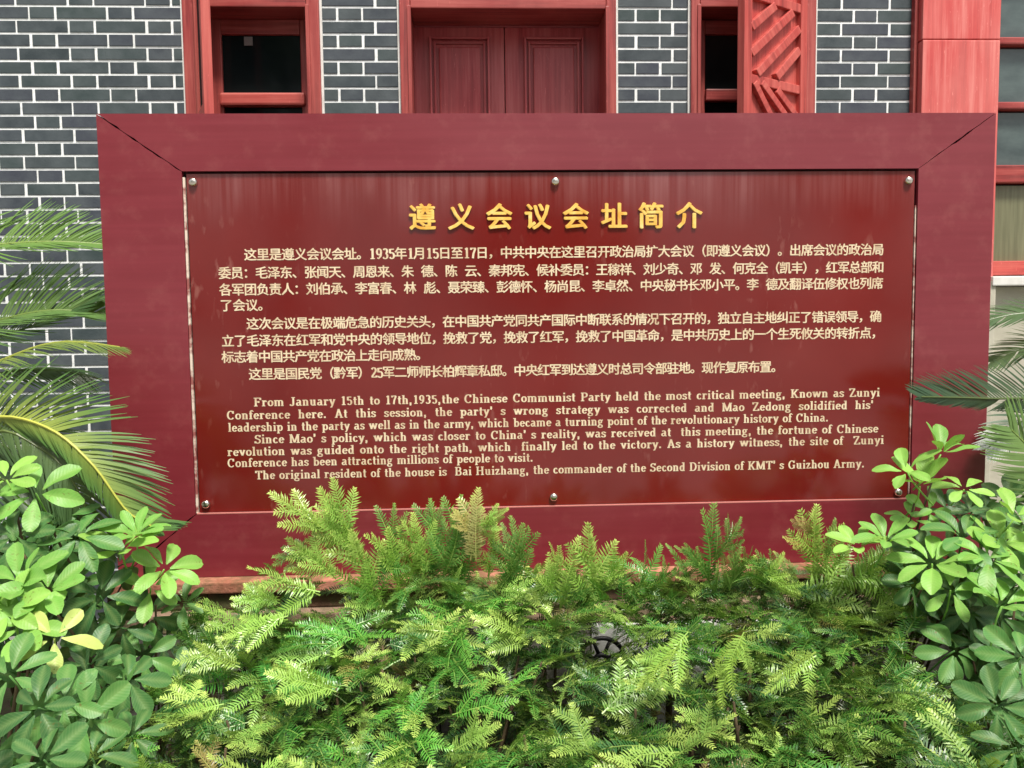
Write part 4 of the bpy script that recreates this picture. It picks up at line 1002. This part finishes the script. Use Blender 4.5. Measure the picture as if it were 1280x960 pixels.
# ------------------------------------------------------------------ cycads
def frond(parent, pts, up_hint, ll=.20, n=64, colr=(.09, .18, .04), age0=.5, lift=.25, fwd0=.55, lw=.006, sides=(-1, 1), droop=.3, label=None, low=None):
    """rachis through pts (world), leaflets in two ranks; age runs from yellow base to green tip"""
    P_ = [Vector(p) for p in pts]
    def cr(t):
        k = t * (len(P_) - 1); i = min(int(k), len(P_) - 2); f_ = k - i
        p0 = P_[max(i - 1, 0)]; p1 = P_[i]; p2 = P_[i + 1]; p3 = P_[min(i + 2, len(P_) - 1)]
        return .5 * ((2 * p1) + (p2 - p0) * f_ + (2 * p0 - 5 * p1 + 4 * p2 - p3) * f_ * f_ + (3 * p1 - p0 - 3 * p2 + p3) * f_ ** 3)
    org = P_[0]; m = MB(); n = int(n * 1.35); lw = lw * 1.55; S = [cr(i / n) for i in range(n + 1)]
    m.tube([S[i] - org for i in range(0, n + 1, 4)], [.0055 * (1 - .75 * i / n) + .001 for i in range(0, n + 1, 4)], 6, min(1, age0 * 1.5))
    r = random.Random(int(org.x * 1000) + n)
    for i in range(2, n + 1):
        t = i / n; d = (S[i] - S[i - 1]).normalized(); s = d.cross(up_hint).normalized(); u = s.cross(d).normalized()
        L = ll * (math.sin(PI * min(1, .18 + .80 * t)) ** .6) * r.uniform(.88, 1.06)
        L0 = L
        for sg in sides:
            if r.random() < .05: continue
            lf = -.7 if low == sg else lift
            L = L0 * (.45 if low == sg else 1.0); curl = d * .35 * L
            nd = (s * sg + d * (fwd0 + .9 * t ** 2 + r.uniform(-.10, .10)) + u * (lf + r.uniform(-.13, .13))).normalized()
            wv = nd.cross(u).normalized() * lw * .5
            a = S[i] - org; vs = []; ags = []
            for k in range(5):
                q = k / 4; c_ = a + nd * L * q + Vector((0, 0, -1)) * droop * L * q * q + curl * q * q
                ww = wv * (.7, 1, .95, .7, .12)[k]
                vs += [c_ - ww, c_ + ww]; ag = max(0, age0 * (1 - q) ** 1.6 * (1 - t * .75)); ags += [ag, ag]
            m.add(vs, [(2 * k, 2 * k + 1, 2 * k + 3, 2 * k + 2) for k in range(4)], ags)
    o = link('frond', m.mesh('frond', 'frond', ages=True), parent, org); o.color = (*colr, 1)
    if label: o['label'] = label
    return o
def trunk(parent, x, y, hgt):
    m = MB(); seg = 18; rows = 22
    for i in range(rows + 1):
        for j in range(seg):
            an = 2 * PI * (j + .5 * (i % 2)) / seg; rr = .11 + (.014 if (i + j) % 2 else 0) - .03 * (i / rows) ** 3; m.v.append((rr * math.cos(an), rr * math.sin(an), hgt * i / rows)); m.a.append(0)
    for i in range(rows):
        for j in range(seg): m.f.append((i * seg + j, i * seg + (j + 1) % seg, (i + 1) * seg + (j + 1) % seg, (i + 1) * seg + j))
    m.f.append(tuple(rows * seg + j for j in range(seg)))
    link('trunk', m.mesh('trunk', 'bark'), parent, Vector((x, y, .0)))
cyL = empty('cycad', (-2.05, -1.45, 0), 'cycad with yellow-based arching fronds against the grey bricks, left of the sign', 'cycad')
cyR = empty('cycad', (2.15, -1.15, 0), 'cycad with stiff dark and pale fronds before the beige wall, right of the sign', 'cycad')
trunk(cyL, -2.05, -1.45, .62); trunk(cyR, 2.15, -1.15, .62)
A3 = lambda l: [at(*q) for q in l]
cL = Vector((-2.05, -1.45, .64)); cR = Vector((2.15, -1.15, .64))
gm = (.12, .22, .045); gd = (.045, .10, .035)
frond(cyL, [cL] + A3([(-150, 330, -1.2), (-20, 308, -1.1), (60, 302, -1.05), (128, 305, -1.0)]), Vector((0, -.75, .7)), .21, 84, (.13, .25, .06), .15, .5, .5, .005, droop=.0)
frond(cyL, [cL] + A3([(-150, 440, -1.25), (-20, 405, -1.15), (60, 388, -1.1), (132, 392, -1.05)]), Vector((0, -.75, .7)), .25, 84, (.11, .21, .06), .12, .55, .5, .005, droop=.0)
frond(cyL, [cL] + A3([(-160, 450, -1.25), (-20, 425, -1.15), (60, 400, -1.1), (120, 372, -1.05)]), Vector((0, -.6, .9)), .17, 60, gd, .05, .3, .5, .005, droop=.1)
frond(cyL, [cL] + A3([(-120, 500, -1.5), (-10, 455, -1.55), (70, 428, -1.55), (152, 434, -1.5)]), Vector((0, -.25, 1)), .13, 60, (.13, .20, .05), .35, .05, .8, .005, droop=.35)
frond(cyL, [cL] + A3([(-110, 520, -1.5), (-10, 470, -1.5), (60, 462, -1.48), (110, 470, -1.46)]), Vector((0, -.4, 1)), .15, 50, gd, .05, .0, .8, .005, droop=.4)
frond(cyL, [cL] + A3([(-90, 560, -1.6), (-10, 522, -1.7), (60, 535, -1.75), (115, 580, -1.78), (160, 640, -1.78), (200, 662, -1.76)]), Vector((.55, -1.0, .35)), .205, 84, (.07, .18, .04), .62, .12, .65, .0058, droop=-.02, low=1, label='broad arching frond with a yellow base')
frond(cyL, [cL] + A3([(-90, 600, -1.6), (-10, 540, -1.7), (50, 560, -1.72), (90, 600, -1.74), (130, 690, -1.7)]), Vector((.2, -.9, .3)), .17, 60, gd, .1, .1, .5, .0055, droop=.25)
frond(cyL, [cL] + A3([(-90, 640, -1.65), (-10, 600, -1.7), (50, 620, -1.7), (110, 680, -1.68)]), Vector((.1, -.7, .6)), .16, 60, gd, .1, .0, .6, .005, droop=.2)
frond(cyL, [cL] + A3([(-100, 640, -1.6), (-20, 560, -1.6), (30, 575, -1.6), (70, 640, -1.6)]), Vector((.1, -.7, .6)), .17, 50, (.03, .07, .03), .1, .0, .6, .005, droop=.2)
frond(cyR, [cR] + A3([(1400, 560, -1.25), (1330, 505, -1.4), (1230, 498, -1.5), (1150, 496, -1.52)]), Vector((-.1, -1.0, .35)), .190, 72, (.03, .075, .04), .08, .1, .85, .0050, droop=-.03, low=-1, label='dark stiff frond crossing the right edge of the sign frame')
frond(cyR, [cR] + A3([(1400, 700, -1.35), (1345, 640, -1.5), (1305, 580, -1.58), (1262, 535, -1.6)]), Vector((-.1, -1, .25)), .27, 64, (.17, .30, .09), .12, .15, .45, .0058, droop=.05, label='pale frond in front of the beige wall')
frond(cyR, [cR] + A3([(1400, 430, -1.0), (1330, 395, -.9), (1275, 392, -.85), (1228, 402, -.82)]), Vector((0, -.6, .9)), .15, 60, (.06, .12, .05), .05, .1, .5, .005, droop=.1)
frond(cyR, [cR] + A3([(1400, 460, -1.0), (1330, 430, -.9), (1290, 432, -.85), (1240, 452, -.82)]), Vector((0, -.6, .9)), .16, 60, (.10, .16, .07), .05, .1, .5, .005, droop=.1)
frond(cyR, [cR] + A3([(1420, 560, -1.1), (1340, 515, -1.2), (1290, 520, -1.3), (1235, 560, -1.35)]), Vector((-.2, -.7, .6)), .17, 60, (.04, .09, .05), .05, .1, .5, .0055, droop=.1)
for cy, cc, sg in ((cyL, cL, 1), (cyR, cR, -1)):
    for k in range(9):       # the rest of the crown, away from the sign
        an = (PI * .62 + k * .30) if sg == 1 else (-PI * .5 + k * .27)
        d = Vector((math.cos(an), math.sin(an), 0)); h_ = .25 + .5 * ((k * 7) % 5) / 5
        if cc.y + d.y * .7 > -.12: d.y = (-.12 - cc.y) / .7
        frond(cy, [cc, cc + d * .25 + Vector((0, 0, h_ * .6)), cc + d * .55 + Vector((0, 0, h_ * .75)), cc + d * .8 + Vector((0, 0, h_ * .5))], Vector((0, 0, 1)), .16, 40, gm, .2, .3, .5, .006, droop=.2)

# ------------------------------------------------------------------ unseen trees added behind the camera to darken reflections in panel and panes
MAT['crown'] = leafmat('tree_leaves', None, .45, .4, .2)
tlab = ['tall broad-leaved tree behind the viewer, farthest left of the row facing the sign', 'spreading broad-leaved tree behind the viewer, second from the left facing the sign',
        'round-crowned broad-leaved tree directly behind the viewer facing the sign', 'broad-leaved tree behind the viewer, far right of the row, standing apart']
for k, (tx, ty, th) in enumerate(((-8.5, -13.5, 8.5), (-4.2, -15.0, 9.5), (1.2, -14.0, 4.6), (9.0, -17.0, 7.5))):
    tr = empty('broadleaf_tree', (tx, ty, 0), tlab[k], 'tree', 'trees facing the sign'); r = random.Random(300 + k)
    m = MB(); m.tube([(0, 0, 0), (.05, 0, th * .2), (-.05, .05, th * .45), (.05, 0, th * .8)], [.24, .2, .15, .05], 9)
    cl_ = []
    for j in range(16):
        an = r.uniform(0, 2 * PI); el = r.uniform(-.1, 1.1); R_ = th * .30
        c_ = Vector((math.cos(an) * math.cos(el) * R_, math.sin(an) * math.cos(el) * R_, th * .62 + math.sin(el) * th * .30)); cl_.append(c_)
        m.tube([(0, 0, th * r.uniform(.25, .5)), c_ * .5 + Vector((0, 0, th * .25)), c_], [.08, .05, .02], 5)
    link('trunk', m.mesh('trunk', 'bark', smooth=True), tr, Vector((tx, ty, 0)))
    m = MB()
    for j in range(5200):
        c_ = r.choice(cl_); v = Vector((r.gauss(0, 1), r.gauss(0, 1), r.gauss(0, 1))).normalized() * th * .17 * r.random() ** .4
        p = c_ + v; a_ = Vector((r.gauss(0, 1), r.gauss(0, 1), r.gauss(0, .5))).normalized(); b_ = a_.orthogonal().normalized(); L_ = r.uniform(.10, .18)
        m.add([p, p + a_ * L_ + b_ * L_ * .4, p + a_ * L_ * 2, p + a_ * L_ - b_ * L_ * .4], [(0, 1, 2, 3)])
    o = link('crown', m.mesh('crown', 'crown', ages=True), tr, Vector((tx, ty, 0))); o.color = (.05, .12, .03, 1)
